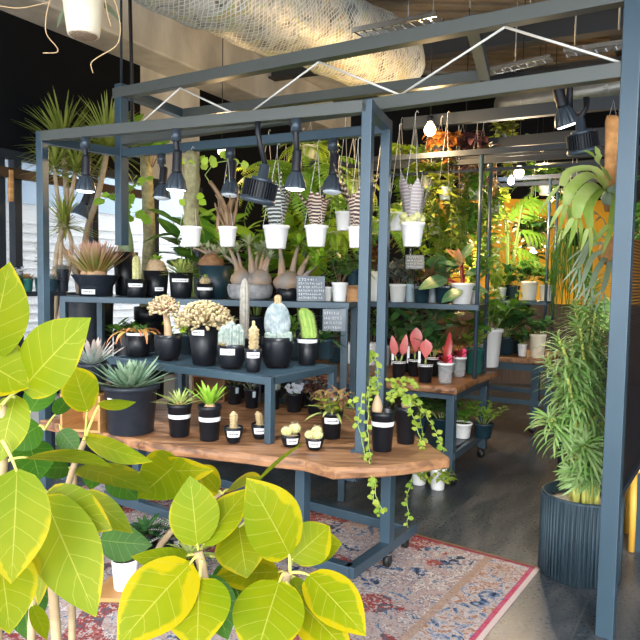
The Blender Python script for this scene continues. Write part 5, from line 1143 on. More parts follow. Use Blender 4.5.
# ================================================================ FAR RACK AND TABLE
for px, off, w, hp, lab, m, lf, LL, H in ((528.5, .12, 17, 19, 'white pot with cream-splashed leaves on the far rack shelf, left of two', 'pot_white', 'lf_varieg', 15, 20), (546, .12, 13, 16, 'smaller white pot with leaves on the far rack shelf, right of two', 'pot_white', 'lf_varieg', 13, 16), (514, .15, 11, 14, 'small dark pot on the far rack shelf behind the thin posts', 'pot_navy', 'lf_dark', 14, 20), (501, .1, 10, 12, 'small sky blue pot at the left end of the far rack shelf', 'pot_sky', 'lf_green', 12, 16)):
    q = line_at(px, YP(1.3, 0, 0), YP(-.12, 0, 0)); P = pot('potted_plant', lab, 'potted plant', px, w, w * .8, hp, z=Y3Z, d=depth(vz(q, Y3Z) + QV * off), m=m); bush(P, 7, H * P.s, 14 * P.s, 6, LL * P.s, LL * .5 * P.s, lf, seed=px)
P = pot('potted_split_leaf', 'tall split-leaf plant with bright arching fingered leaves on the far rack under the paired bulbs', 'potted plant', 508, 18, 15, 14, z=Y3Z, d=depth(YP(.55, .28, Y3Z)), m='pot_navy')
def split_leaf(b, p, d, n, Ln, W, lobes=6, droop=.8):
    """a leaf of separate curved fingers on both sides of a midrib"""
    p, d = V(p), V(d).normalized(); n = V(n); n = (n - d * n.dot(d)).normalized()
    b.leaf(p, d, n, Ln, W * .22, droop, .1, 6, 'lance')
    for k in range(lobes):
        t = .1 + .8 * k / lobes; a = droop * t; dd = d * math.cos(a) - n * math.sin(a); nn = n * math.cos(a) + d * math.sin(a); q = p + (d * math.cos(a / 2) - n * math.sin(a / 2)) * Ln * t
        for s2 in (-1, 1):
            sd = dd.cross(nn) * s2; b.leaf(q, sd + dd * (.35 + .5 * t), nn, W * .6 * math.sin(PI * (.25 + .6 * t)), W * .1, .9, .12, 4, 'strap')
b = M(); sb = M()
for (x, y, dd, l, w, dx, dz) in ((508, 222, 0, 40, 36, .3, .55), (522, 205, -.1, 30, 30, 1, .4), (520, 232, -.15, 30, 30, 1, .1), (515, 250, -.1, 30, 30, .9, -.1), (505, 215, 0.1, 28, 26, -.5, .8), (520, 218, -.05, 26, 26, .8, .2)):
    p = loc(P, x, y, dd); q, rr = limb((0, 0, P.z), p, 1.5 * P.s, 1 * P.s); sb.tube(q, rr, 6); split_leaf(b, p, (dx, -.25, dz), (-.1, -.7, .8), l * P.s, w * P.s)
sb.build('stem', 'stem_green', P.root); b.build('leaves', 'lf_bright', P.root)
for px, off, w, hp, lab, m, lf, LL, H, z_ in ((537, .1, 16, 24, 'cream pot on the far wooden table edge nearest the feathery planter', 'pot_cream', 'lf_dark', 12, 18, .73), (522, .15, 9, 12, 'small white tin on the far wooden table among dark leaves', 'pot_white', 'lf_dark', 12, 14, .73), (505, .2, 18, 18, 'dark pot with big round leaves on the far wooden table beside the thin posts', 'pot_navy', 'lf_dark', 24, 30, .73), (515, .45, 18, 18, 'dark pot of dense greenery at the back of the far wooden table', 'pot_navy', 'lf_green', 14, 36, .73)):
    q = line_at(px, XP(1.7, 0, 0), XP(0, 0, 0)); P = pot('potted_plant', lab, 'potted plant', px, w, w * .8, hp, z=z_, d=depth(vz(q, z_) + QV * off) + .02, m=m); bush(P, 8, H * P.s, 16 * P.s, 7, LL * P.s, LL * .55 * P.s, lf, seed=px)
for x, y, d in ((503, 412, 6.4), (522, 417, 6.5), (548, 418, 6.9)): pass
# ================================================================ HANGING POTS OF THE FRAME
def hpot(px, yb, wt, wb, hp, d, label, name='hanging_pot_plant', m='pot_white', hook_y=None, hook_z=2.186, grp=None, style='taper'):
    p = at(px, yb, d); P = pot(name, label, 'hanging plant', px, wt, wb, hp, p=p, m=m, style=style)
    hz = hook_z if hook_y is None else at(px, hook_y, d).z
    hang_wires(P, (p.x, p.y, hz)); return P
def striped(P, h, arms, seed, m='lf_stripe', w=10, n=9):
    b = M(); r = random.Random(seed); s = P.s
    for i in range(n):
        g = 2 * PI * i / n + r.uniform(-.2, .2); hd = V((math.cos(g), math.sin(g), 0)); b.leaf(V((0, 0, P.z)) + hd * P.r * .5, hd * .28 + V((0, 0, 1)), V((0, 0, 1)) * .3 - hd, h * s * r.uniform(.8, 1.1), w * s, -r.uniform(.0, .35), .35, 6, 'strap')
    for (x, z, y, l) in arms:
        p = V((0, 0, P.z + 8 * s)); d = (P.rt_ * x - P.fw * y + V((0, 0, z))); b.leaf(p, d, V((0, 0, 1)) - d * .4, l * s, w * .95 * s, -.35, .5, 8, 'blade')
    return b.build('banded_leaves', m, P.root)
rl_d = lambda px: rr_(px)
P = hpot(276, 249, 26, 19, 23, rl_d(276), 'white hanging pot with banded bromeliad curling left, beside the square floodlight'); striped(P, 44, ((-1.2, 1.0, .3, 46), (.5, 1.8, .2, 52), (-1, .9, -.2, 44), (.9, .9, .2, 36)), 3, 'lf_stripe_grey', 10)
P = hpot(316, 247, 23, 17, 21, rl_d(316), 'white hanging pot with upright purple-brown banded bromeliad left of the middle posts'); striped(P, 34, ((-1.1, 1.1, .3, 50), (1, 1.1, .2, 44), (-.9, .9, -.2, 46)), 5)
P = hpot(356, 248, 17, 13, 21, rl_d(352), 'white hanging pot with arched banded bromeliad directly behind the front middle post'); striped(P, 40, ((-1.0, 1.5, .3, 66), (.9, 1.3, .3, 62), (-.8, 1.4, -.2, 60)), 6)
P = hpot(343.5, 231, 17, 13, 19, rl_d(343) + .35, 'white hanging pot higher up, behind the unlit spotlight left of the middle posts', hook_z=2.4); bush(P, 6, 16 * P.s, 14 * P.s, 7, 12 * P.s, 6 * P.s, 'lf_bright', seed=4)
P = hpot(227.5, 247, 19, 14, 20, rl_d(227), 'white hanging pot with dark twisted stems, left of the square floodlight')
b = M(); r = random.Random(2)
for k in range(16): q, rr = limb((r.uniform(-.03, .03), r.uniform(-.03, .03), P.z - .01), (r.uniform(-.07, .07), r.uniform(-.06, .06), P.z + r.uniform(14, 36) * P.s), 1.6 * P.s, .8 * P.s, bow=(r.uniform(-.02, .02), 0, 0)); b.tube(q, rr, 6)
q, rr = limb((0, 0, P.z), P.rt_ * -18 * P.s + V((0, 0, P.z + 46 * P.s)), 3 * P.s, 2 * P.s, bow=(.03, 0, 0)); b.tube(q, rr, 7); q, rr = limb((0, 0, P.z + .02), P.rt_ * -9 * P.s + V((0, 0, P.z - 4 * P.s)), 2 * P.s, 2 * P.s, bow=tuple(P.rt_ * -.02 + V((0, 0, .1)))); b.tube(q, rr, 7)
b.build('stems', 'lf_dry', P.root); lb = M(); r = random.Random(8)
for (x, y) in ((214, 164), (221, 158), (206, 170), (213, 168), (237, 166), (246, 169), (200, 163), (228, 160)): lb.leaf(loc(P, x, y), (r.uniform(-.6, .6), -.2, 1), (0, -1, .3), 9 * P.s, 8 * P.s, .2, .1, 4, 'ovate')
sb = M(); sb.tube([V((0, 0, P.z + .1)), loc(P, 205, 175), loc(P, 214, 163), loc(P, 232, 160), loc(P, 247, 166)], .003, 5); sb.build('twig', 'stem_green', P.root); lb.build('leaves', 'lf_lime', P.root)
P = hpot(191, 247, 21, 16, 20, rl_d(191) - .13, 'white hanging pot with thick mossy pale trunk under the lit spotlight')
M().lathe([(7 * P.s, -.01)] + [((7.6 + .7 * math.sin(k * 2.1)) * P.s, k * 7 * P.s) for k in range(1, 11)] + [(5 * P.s, 76 * P.s), (.001, 78 * P.s)], 22, (0, 0, P.z), wob=.006, seed=2, ribs=(7, .06)).build('trunk', 'bark_moss', P.root); r = random.Random(1); lb = M()
for (x, y) in ((186, 205), (196, 196), (192, 168), (203, 165), (184, 178), (180, 162), (199, 200)): lb.leaf(loc(P, x, y, -.05), (r.uniform(-1, 1), -.2, r.uniform(-.3, .8)), (0, -1, .4), 9 * P.s, 8 * P.s, .3, .1, 4, 'ovate')
lb.build('leaves', 'lf_lime', P.root)
P = hpot(412, 247, 24, 17, 24, 3.4, 'white hanging pot with purple-grey feathery bromeliad and mossy yellow base, right of the middle posts', hook_y=112)
striped(P, 46, ((-.7, 1.4, 0, 50), (.6, 1.5, 0, 48)), 8, 'lf_violet', 11, 10); b = M()
for k in range(9): b.blob((P.rt_ * ((k % 5 - 2) * 4.5 * P.s) + P.fw * (3 + (k // 5) * 4) * P.s) + V((0, 0, P.z + (3 + k % 3 * 2.5) * P.s)), 4.2 * P.s, 8, 5, wob=.006, seed=k)
b.build('moss', 'cactus_yellow', P.root)
P = hpot(397, 231, 17, 13, 18, 4.2, 'white hanging pot half behind the purple-grey bromeliad pot', hook_y=124); fern(P, 12, 40 * P.s, 'lf_bright', seed=6, e=(1.1, -.2))
# bright ferns hanging and standing behind the frame
for px, y, d, n, Ln, m, lab, hy in ((336, 236, 4.75, 16, 44, 'lf_lime', 'lime green hanging fern spreading left of the middle posts', 150), (379, 225, 4.9, 14, 42, 'lf_bright', 'bright green hanging fern seen between the two middle posts', 135), (302, 178, 4.7, 16, 70, 'lf_bright', 'long drooping bright fern hanging behind the middle banded bromeliads', 128), (352, 185, 5.0, 14, 36, 'lf_olive', 'yellow-green hanging fern high behind the unlit spotlight', 132), (268, 178, 5.1, 12, 40, 'lf_pothos', 'mid green hanging fern behind the square floodlight', 130), (310, 150, 5.3, 12, 34, 'lf_lime', 'small lime fern hanging high behind the middle lit spotlight', 118)):
    P = hpot(px, y + 10, 16, 12, 14, d, lab, 'hanging_fern', 'pot_cream', hook_y=hy); fern(P, n + 8, Ln * 1.1 * P.s, m, seed=px, e=(1.1, -.1), bend=1.7, per=17)
for px, yb, w, d, lab, m, n, Ln in ((196, 300, 26, 5.3, 'broad-leaved green plant in a dark pot behind the tall stand, left of the brown caudex', 'lf_green', 7, 40), (256, 300, 24, 5.25, 'bright green leafy plant behind the many-armed caudex', 'lf_bright', 8, 36),):
    P = pot('potted_plant', lab, 'potted plant', px, w, w * .8, 30, z=.9, d=d, m='pot_charcoal'); bush(P, n, 100 * P.s, 30 * P.s, 6, Ln * P.s, Ln * .55 * P.s, m, seed=px, droop=.5, start=.4)
P = pot('potted_plant', 'bright green broad-leaved plant behind the two-armed caudex', 'potted plant', 300, 24, 19, 40, z=T2, d=5.6, m='pot_charcoal'); bush(P, 9, 110 * P.s, 32 * P.s, 6, 36 * P.s, 20 * P.s, 'lf_lime', seed=300, droop=.5, start=.4)
gq = [at(px, 300, d) for px, d in ((190, 5.3), (225, 5.3))]
bk = thing('plant_bench', 'dark bench behind the tall stand carrying two tall leafy plants', 'bench', (gq[1].x, gq[1].y, 0))
ba, bb = vz(at(178, 300, 5.3), 0), vz(at(262, 300, 5.25), 0)
wpart('bench_top', M().beam(vz(ba, .88), vz(bb, .88), .4, .04), 'steel_dark', bk, False)
for t_ in (.05, .95):
    for o_ in (-.16, .16): q = ba.lerp(bb, t_) + V((0, o_, 0)); wpart('leg', M().post(vz(q, 0), .87, .04), 'steel_dark', bk, False)
# ================================================================ HANGING JUNGLE OVER THE SECOND TABLE
J = [ # px, pot bottom y, pot w, depth, hook y, kind, leaf mat, length px, label
 (445, 200, 13, 5.0, 112, 't', 'lf_olive', 60, 'small white hanging pot with olive trailing vine, upper centre of the hanging jungle', 'pot_white'),
 (456, 224, 11, 5.2, 118, 't', 'lf_pothos', 55, 'small white hanging pot lower right of the olive vine, hanging strands below', 'pot_white'),
 (475, 200, 14, 5.3, 120, 't', 'lf_green', 80, 'white hanging pot with long green strands left of the thin rack post', 'pot_white'),
 (428, 190, 14, 5.2, 115, 'b', 'lf_pothos', 26, 'leafy yellow-green hanging plant under the nearest warm bulb', 'pot_cream'),
 (462, 165, 14, 5.4, 118, 'b', 'lf_purple', 30, 'reddish brown bushy hanging plant under the upper rail', 'pot_charcoal'),
 (440, 160, 14, 5.1, 116, 'b', 'lf_rust', 24, 'rust-brown leafy hanging plant beside the nearest warm bulb', 'pot_charcoal'),
 (482, 172, 14, 5.6, 122, 't', 'lf_burgundy', 60, 'brown-green trailing hanging plant high by the thin post', 'pot_charcoal'),
 (493, 215, 14, 5.7, 130, 't', 'lf_pothos', 95, 'pale green climbing vine between the two thin rack posts', 'pot_white'),
 (435, 235, 15, 5.5, 120, 't', 'lf_lime', 50, 'lime-leaved trailing plant behind the rack shelf near the small chalk sign', 'pot_cream'),
 (415, 175, 14, 5.6, 122, 't', 'lf_bright', 80, 'bright vine hanging behind the purple-grey bromeliad', 'pot_white'),
 (450, 262, 15, 5.8, 135, 't', 'lf_olive', 40, 'olive leafy plant hanging low behind the white philodendron pot', 'pot_charcoal'),
 (470, 235, 15, 5.9, 135, 'b', 'lf_green', 36, 'mid green bushy hanging plant behind the thin post at shelf height', 'pot_charcoal'),
 (400, 175, 13, 5.65, 118, 'b', 'lf_lime', 28, 'yellow-green bushy hanging plant just right of the rear middle post', 'pot_charcoal'),
 (486, 262, 13, 5.9, 140, 't', 'lf_pothos', 60, 'pale pothos trailing down between the thin posts at shelf height', 'pot_white'),
 (425, 262, 13, 5.9, 130, 'b', 'lf_dark', 34, 'dark leafy plant hanging behind the small chalk sign', 'pot_charcoal'),
 (352, 290, 14, 5.8, 140, 'b', 'lf_dark', 44, 'dark green leafy plant hanging low behind the front middle post', 'pot_charcoal'),
 (330, 205, 13, 5.8, 140, 't', 'lf_green', 60, 'green trailing plant hanging far behind the unlit middle spotlight', 'pot_charcoal'),
 (285, 225, 13, 5.6, 140, 't', 'lf_bright', 50, 'bright trailing plant hanging between the two banded bromeliads', 'pot_charcoal'),
 (520, 170, 13, 6.9, 140, 'b', 'lf_dark', 30, 'dark bushy hanging plant behind the paired bulbs', 'pot_charcoal'),
 (545, 195, 14, 7.0, 150, 'b', 'lf_green', 26, 'round leafy hanging plant near the amber wall above the rush plant', 'pot_white'),
 (532, 248, 13, 6.9, 160, 'b', 'lf_dark', 26, 'dark leafy hanging plant at the right of the split-leaf plant', 'pot_white'),
 (505, 145, 13, 6.8, 120, 't', 'lf_olive', 40, 'olive trailing plant hanging high between thin posts and amber wall', 'pot_charcoal'),
 (412, 212, 13, 5.9, 130, 't', 'lf_olive', 60, 'olive vine far behind the purple-grey bromeliad pot', 'pot_charcoal'),
 (458, 190, 13, 6.0, 130, 'b', 'lf_burgundy', 34, 'brownish bushy plant deep in the hanging jungle', 'pot_charcoal')]
for i, (px, yb, w, d, hy, k, m, Ln, lab, pm) in enumerate(J):
    P = hpot(px, yb, w, w * .78, w * .95, d, lab, 'hanging_plant', pm, hook_y=hy); s = P.s
    if k == 't': trail(P, 11, Ln * s, 9.5 * s, 7 * s, m, seed=i, per=11, top=6, wav=.02, sr=.0022); bush(P, 7, 14 * s, 14 * s, 5, 12 * s, 8 * s, m, seed=i + 50, name='crown_leaves', droop=.6)
    else: bush(P, 16, Ln * .6 * s, Ln * .8 * s, 8, 13 * s, 7.5 * s, m, 'stem_brown', seed=i, droop=.9, start=.15); trail(P, 6, Ln * .9 * s, 9 * s, 6 * s, m, seed=i + 9, per=9, top=5, name='trailing_leaves')
P = hpot(572, 246, 15, 12, 13, 5.6, 'long rush-like green plant trailing straight down in front of the amber wall', 'hanging_rush_plant', 'pot_charcoal', hook_y=120)
b = M(); r = random.Random(5)
for k in range(130):
    g = r.uniform(0, 2 * PI); h = V((math.cos(g), math.sin(g), 0)); l = r.uniform(40, 85) * P.s; o_ = r.uniform(.3, 1.5); p0 = V((0, 0, P.z)) + h * P.r * .4; b.tube([p0, p0 + h * P.rt * o_ + V((0, 0, P.rt * .7)), p0 + h * P.rt * (o_ + 1.0) + V((0, 0, -l * .3)), p0 + h * P.rt * (o_ + 1.1) + V((r.uniform(-.02, .02), 0, -l * .7)), p0 + h * P.rt * (o_ + 1.05) + V((r.uniform(-.03, .03), 0, -l))], [.003, .0032, .003, .003, .002], 4)
b.build('rush_stems', 'lf_green', P.root)
# ================================================================ RIGHT SIDE
pk = at(612, 196, 3.0)
sg_ = thing('staghorn_fern', 'large pale green staghorn fern on an orange cork plank hanging by the right post', 'hanging plant', (pk.x, pk.y, pk.z))
s = 3.0 / F
M().lathe([(5 * s, -14 * s), (7 * s, -10 * s), (7.5 * s, 0), (7 * s, 40 * s), (7.5 * s, 72 * s), (6 * s, 78 * s)], 12, (0, .03, 0), wob=.02, sy=.45, seed=3).build('cork_plank', 'cork', sg_)
cd = M(); cd.tube([V((-.02, .03, 76 * s)), V((0, .03, 2.31 - pk.z)), V((.02, .03, 76 * s))], .002, 4); cd.build('cord', 'wire', sg_)
def SL(px, py, dd=0): return at(px, py, 3.0 + dd) - pk
b = M()
def strapleaf(b, pts, w, n_up=V((0, -.7, .7)), forks=3, fl=.16, r=random.Random(3)):
    """antler leaf: a wide strap along pts that splits into pointed lobes"""
    pts = [V(p) for p in pts]; q = []
    for k in range(13):
        t = k / 12 * (len(pts) - 1); i = min(len(pts) - 2, int(t)); f = t - i; p0, p1 = pts[i], pts[i + 1]; pm = pts[max(0, i - 1)]; pp_ = pts[min(len(pts) - 1, i + 2)]
        q.append(.5 * ((2 * p0) + (p1 - pm) * f + (2 * pm - 5 * p0 + 4 * p1 - pp_) * f * f + (3 * p0 - pm - 3 * p1 + pp_) * f ** 3))
    i0 = len(b.v)
    for k, p in enumerate(q):
        d = (q[min(12, k + 1)] - q[max(0, k - 1)]).normalized(); sd = d.cross(n_up).normalized(); nn = sd.cross(d); ww = w / 2 * (.35 + .65 * math.sin(PI * min(1, k / 12 * .75 + .12)))
        b.v += [p - sd * ww + nn * ww * .25, p.copy(), p + sd * ww + nn * ww * .25]
    for k in range(12):
        a = i0 + k * 3; t0, t1 = k / 12, (k + 1) / 12; b.face((a, a + 1, a + 4, a + 3), [(0, t0), (.5, t0), (.5, t1), (0, t1)]); b.face((a + 1, a + 2, a + 5, a + 4), [(.5, t0), (1, t0), (1, t1), (.5, t1)])
    d = (q[-1] - q[-3]).normalized(); sd = d.cross(n_up).normalized()
    for k in range(forks): x = (k / (forks - 1) - .5) * 1.1; b.leaf(q[-1] - d * .008 + sd * w * .3 * x, d + sd * x * .8, n_up, fl * r.uniform(.7, 1.1), w * .4, .6, .2, 5, 'lance')
strapleaf(b, [SL(606, 190), SL(590, 176, -.05), SL(572, 188, -.1), SL(566, 205, -.1)], 12 * s, forks=3, fl=.16)
strapleaf(b, [SL(606, 192), SL(594, 186, -.12), SL(580, 200, -.2), SL(576, 218, -.2)], 13 * s, forks=3, fl=.16)
strapleaf(b, [SL(608, 194), SL(600, 190, -.1), SL(588, 206, -.18), SL(590, 228, -.2)], 11 * s, forks=3, fl=.14)
strapleaf(b, [SL(606, 186), SL(594, 170, .05), SL(570, 172, .1), SL(562, 186, .1)], 11 * s, forks=2, fl=.16)
strapleaf(b, [SL(612, 190), SL(618, 200, -.1), SL(612, 225, -.15)], 13 * s, forks=3, fl=.15)
strapleaf(b, [SL(608, 180), SL(600, 165, -.1), SL(596, 155, -.12)], 14 * s, forks=2, fl=.07); b.build('fronds', 'lf_staghorn', sg_)
M().lathe([(.001, -.05), (.05, -.03), (.06, 0), (.045, .04), (.001, .05)], 14, (0, -.02, 0), wob=.015, sy=.6).build('shield_leaf', 'lf_staggrey', sg_)
pk2 = at(611, 262, 3.2); s2_ = 3.2 / F
sh_ = thing('staghorn_fern', 'greyish staghorn fern with finely forked drooping fronds, below the large pale green one', 'hanging plant', (pk2.x, pk2.y, pk2.z))
b = M()
for e in (((606, 244), (590, 246), (578, 268)), ((606, 250), (592, 258), (582, 282)), ((608, 255), (598, 268), (590, 288)), ((608, 240), (596, 236), (584, 250)), ((610, 258), (607, 275), (602, 292)), ((608, 236), (604, 222), (600, 216))):
    strapleaf(b, [at(x, y, 3.2 - .04 * k) - pk2 for k, (x, y) in enumerate(e)], 5.5 * s2_, forks=3, fl=.12)
b.build('fronds', 'lf_staggrey', sh_); M().lathe([(.001, -.07), (.05, -.04), (.065, 0), (.05, .06), (.001, .08)], 14, (0, .02, .05), wob=.02, sy=.6).build('root_ball', 'cork', sh_)
M().tube([V((0, .02, .11)), V((0, .02, 2.3 - pk2.z))], .002, 4).build('cord', 'wire', sh_)
# fern fronds behind the panel
P = hpot(664, 205, 18, 14, 16, 2.6, 'green hanging plant beside the perforated panel at the right edge', 'hanging_plant', 'pot_charcoal', hook_y=70); bush(P, 14, 20 * P.s, 20 * P.s, 7, 16 * P.s, 9 * P.s, 'lf_bright', seed=5, droop=1); trail(P, 8, 50 * P.s, 14 * P.s, 10 * P.s, 'lf_green', seed=6)
# big ribbed planter with whorled spurge
P = pot('large_planter', 'large dark blue ribbed planter with tall narrow-leaved feathery plant, right of the rug', 'potted plant', 578.5, 75, 72, 82, z=0, yb=589, m='planter_blue', style='cyl', soil='gravel_white', soilh=.88, n=72)
rb_ = M()
for k in range(64): g = 2 * PI * k / 64; rb_.tube([V((P.rt * 1.0 * math.cos(g), P.rt * 1.0 * math.sin(g), .012)), V((P.rt * 1.0 * math.cos(g), P.rt * 1.0 * math.sin(g), P.h - .012))], P.rt * .034, 4)
rb_.build('ribs', 'planter_blue', P.root)
sb = M(); lb = M(); r = random.Random(12)
heads = [(572, 348, -.05, 1.2), (558, 338, -.1, 1.1), (590, 300, .05, 1.1), (596, 275, .1, .9), (580, 325, -.1, 1.1), (600, 340, .0, 1.1), (548, 360, .0, .9), (588, 385, -.15, 1.15), (565, 400, 0, .8), (550, 418, -.1, 1.2), (598, 405, -.05, 1), (584, 445, -.18, 1.3), (594, 460, -.05, 1), (572, 470, -.1, .8), (590, 475, -.12, 1), (596, 310, -.05, 1), (596, 370, .1, 1), (576, 305, .1, .9), (566, 372, -.15, 1.1), (594, 430, .1, .9)]
for k, (x, y, dd, sc_) in enumerate(heads):
    tip = loc(P, x, y, dd); b0 = V((r.uniform(-.05, .05), r.uniform(-.05, .05), P.z - .01)); q, rr = limb(b0, tip, 2.6 * P.s, 1.5 * P.s, bow=tuple((tip - b0) * -.08 + V((0, 0, .04)) + V(((b0.x - tip.x) * .25, 0, 0))), n=10); sb.tube(q, rr, 6)
    d = (q[-1] - q[-3]).normalized()
    for j in range(76):
        t = j / 76; p = q[-1].lerp(q[-4], t * .9); g = GA * j; e = 1.2 - 1.5 * t + r.uniform(-.15, .15); h = V((math.cos(g), math.sin(g), 0)); dv = h * math.cos(e) + d * math.sin(e)
        lb.leaf(p, dv, d - h * .01, 31 * P.s * sc_ * r.uniform(.7, 1.1) * (.55 + .45 * min(1, t * 3)), 2.3 * P.s, r.uniform(.7, 1.7), .15, 6, 'strap')
sb.build('stem', 'stem_yellow', P.root); lb.build('leaves', 'lf_euphorbia', P.root)
P = pot('potted_philodendron', 'plant with bright variegated pointed leaves above the feathery planter near the right post', 'potted plant', 590, 34, 28, 30, z=.73, d=4.6, m='pot_charcoal')
b = M(); sb = M()
for (x, y, l, w, dx, dz) in ((601, 326, 34, 17, -.9, .75), (600, 322, 26, 15, .2, 1), (604, 330, 24, 14, .9, .5), (588, 326, 20, 11, -1, .2), (600, 330, 26, 12, .6, .9)):
    p = loc(P, x, y, -.1); q, rr = limb((0, 0, P.z), p, .006, .004); sb.tube(q, rr, 6); b.leaf(p, (dx, -.2, dz), (-.1, -1, .5), l * P.s, w * P.s, .4, .15, 6, 'ovate')
sb.build('stem', 'stem_green', P.root); b.build('leaves', 'lf_varieg', P.root); rosette(P, 34, 40 * P.s, 4 * P.s, 'lf_pale', 1.2, .0, bend=.9, seed=3, name='grassy_leaves')
qp = P.o; bt = thing('side_table', 'dark side table behind the feathery planter holding the variegated plant', 'table', (qp.x, qp.y, 0)); wpart('table_top', M().lathe([(.001, .7), (.25, .7), (.25, .73), (.001, .73)], 28, (qp.x, qp.y, 0)), 'steel_dark', bt, False)
for k in range(4): g = PI / 4 + k * PI / 2; wpart('leg', M().tube([V((qp.x + .2 * math.cos(g), qp.y + .2 * math.sin(g), 0)), V((qp.x + .2 * math.cos(g), qp.y + .2 * math.sin(g), .7))], .016, 8), 'steel_dark', bt, True)
# ================================================================ LEFT SIDE: tall plants by the window
def dracaena(label, px, d, hp, w, stems, seed, leafL, m='lf_dracaena'):
    P = pot('potted_dracaena', label, 'potted plant', px, w, w * .85, hp, z=0, d=d, m='pot_charcoal', style='cyl', n=40); r = random.Random(seed); sb = M(); lb = M()
    for pts, r0, n in stems:
        q = [loc(P, x, y, dd) for x, y, dd in pts]; q = [V((q[0].x * .3, q[0].y * .3, P.z - .01))] + q; f = []
        for i in range(len(q) - 1):
            for k in range(5): f.append(q[i].lerp(q[i + 1], k / 5))
        f.append(q[-1])
        for _ in range(2): f = [f[0]] + [(f[i - 1] + f[i] * 2 + f[i + 1]) / 4 for i in range(1, len(f) - 1)] + [f[-1]]
        sb.tube(f, [r0 * P.s * (1 - .3 * i / len(f)) for i in range(len(f))], 10); d_ = (f[-1] - f[-3]).normalized()
        for j in range(n):
            t = j / n; g = GA * j + r.uniform(-.2, .2); e = 1.45 - 1.75 * t + r.uniform(-.15, .15); h = V((math.cos(g), math.sin(g), 0)); lb.leaf(f[-1] - d_ * (t * .05), h * math.cos(e) + V((0, 0, math.sin(e))), V((0, 0, 1)) - h * .01, leafL * P.s * r.uniform(.75, 1.1), 3.2 * P.s, r.uniform(.1, .6), .3, 6, 'blade')
    sb.build('trunk', 'bark_pale', P.root); lb.build('leaves', m, P.root); return P
dracaena('tall bent-stemmed dracaena with two spiky crowns in a big dark planter by the left window', 86, 5.28, 158, 54, ([[(76, 268, 0), (58, 244, 0), (68, 218, -.05), (66, 180, -.12), (63, 145, -.2)], 3.6, 150], [[(82, 262, .05), (88, 225, .05), (97, 200, -.05), (104, 168, -.12), (108, 145, -.2)], 3.4, 150]), 3, 50)
dracaena('smaller dracaena with spiky crowns low at the window behind the front dracaena', 47, 5.05, 120, 16, ([[(70, 262, 0), (72, 240, -.08), (64, 222, -.14)], 2.6, 60], [[(56, 250, 0), (68, 215, -.1), (76, 168, -.1)], 2.6, 60], [[(62, 250, 0), (58, 200, -.1), (54, 165, -.2)], 2.4, 50]), 7, 34)
P = pot('potted_tree', 'thick mossy trunk in a tall black pot, beside the green bottle caudex', 'potted plant', 150, 30, 26, 140, z=0, d=5.45, m='pot_black', style='lip')
M().lathe([(7.5 * P.s, -.02), (7 * P.s, 30 * P.s), (6 * P.s, 80 * P.s), (5.6 * P.s, 140 * P.s), (5 * P.s, 170 * P.s)], 16, (-.02, 0, P.z), wob=.03, seed=6).build('trunk', 'bark_moss', P.root); bush(P, 9, 40 * P.s, 34 * P.s, 6, 16 * P.s, 10 * P.s, 'lf_green', 'stem_brown', seed=3, z=P.z + 150 * P.s)
P = pot('large_planter', 'tall black planter behind the tall stand under the green bottle caudex', 'planter', 126, 23, 21, 124, z=0, d=5.22, m='pot_black', style='cyl', n=36); bush(P, 8, 18 * P.s, 18 * P.s, 6, 16 * P.s, 8 * P.s, 'lf_green', seed=18)
WZ = 1.325
def wd(px): q = line_at(px, vz(wb, 0), vz(wa, 0)); return depth(vz(q, WZ) + nsh * .08)
for px, w, hp, lab, m, k in ((15, 13, 16, 'teal pot with pinkish flowers on the window shelf, leftmost', 'pot_green', 'pink'), (27, 12, 13, 'teal pot with pink succulent on the window shelf, middle of the three teal pots', 'pot_green', 'succ'), (40.5, 11, 14, 'teal pot with tall pale stem plant on the window shelf beside the tall post', 'pot_green', 'tall'), (52, 12, 12, 'dark pot with small blue-grey rosette on the window shelf just right of the tall post', 'pot_navy', 'ros')):
    P = pot('potted_succulent', lab, 'potted plant', px, w, w * .8, hp, z=WZ, d=wd(px), m=m)
    if k == 'pink': bush(P, 9, 10 * P.s, 8 * P.s, 6, 5 * P.s, 4 * P.s, 'lf_white', seed=1)
    elif k == 'succ': rosette(P, 40, 11 * P.s, 3.2 * P.s, 'lf_succ', seed=2)
    elif k == 'tall': bush(P, 3, 34 * P.s, 6 * P.s, 14, 7 * P.s, 4 * P.s, 'lf_pale', seed=3)
    else: rosette(P, 24, 13 * P.s, 4 * P.s, 'lf_agave_grey', 1.3, .1, seed=4)
P = pot('potted_succulent', 'dark pot with blue rosette at the right end of the window shelf behind the dracaena', 'potted plant', 63, 11, 10, 22, z=WZ, d=wd(62), m='pot_charcoal'); rosette(P, 28, 14 * P.s, 4 * P.s, 'lf_agave_grey', 1.3, .1, seed=5)
# hanging cream pot at the top edge
P = hpot(83.5, 36, 42, 31, 42, 2.5, 'cream hanging pot with loose tan roots, cropped by the top edge at upper left', 'hanging_pot_plant', 'pot_cream', hook_z=CZ, style='plain')
rt_m = M(); r = random.Random(4)
for e in (((52, -6), (46, 14), (45, 34), (58, 48), (58, 53), (43, 53)), ((112, -6), (118, 10), (121, 30), (118, 46), (98, 57), (90, 63), (93, 73)), ((105, -4), (107, 12), (111, 26)), ((0, 6), (20, 9), (50, 2))):
    q = [at(x, y, 2.45) - P.o for x, y in e]; f = []
    for i in range(len(q) - 1):
        for k in range(4): f.append(q[i].lerp(q[i + 1], k / 4))
    f.append(q[-1])
    for _ in range(2): f = [f[0]] + [(f[i - 1] + f[i] * 2 + f[i + 1]) / 4 for i in range(1, len(f) - 1)] + [f[-1]]
    rt_m.tube(f, .002, 6)
rt_m.build('roots', 'root_tan', P.root); rosette(P, 16, .28, .05, 'lf_pale', 1.2, .1, bend=.6, seed=2)
M().lathe([(13.5 * P.s, .0005), (12 * P.s, -.004), (.001, -.005)], 20, wob=.002).build('root_base', 'gravel', P.root)
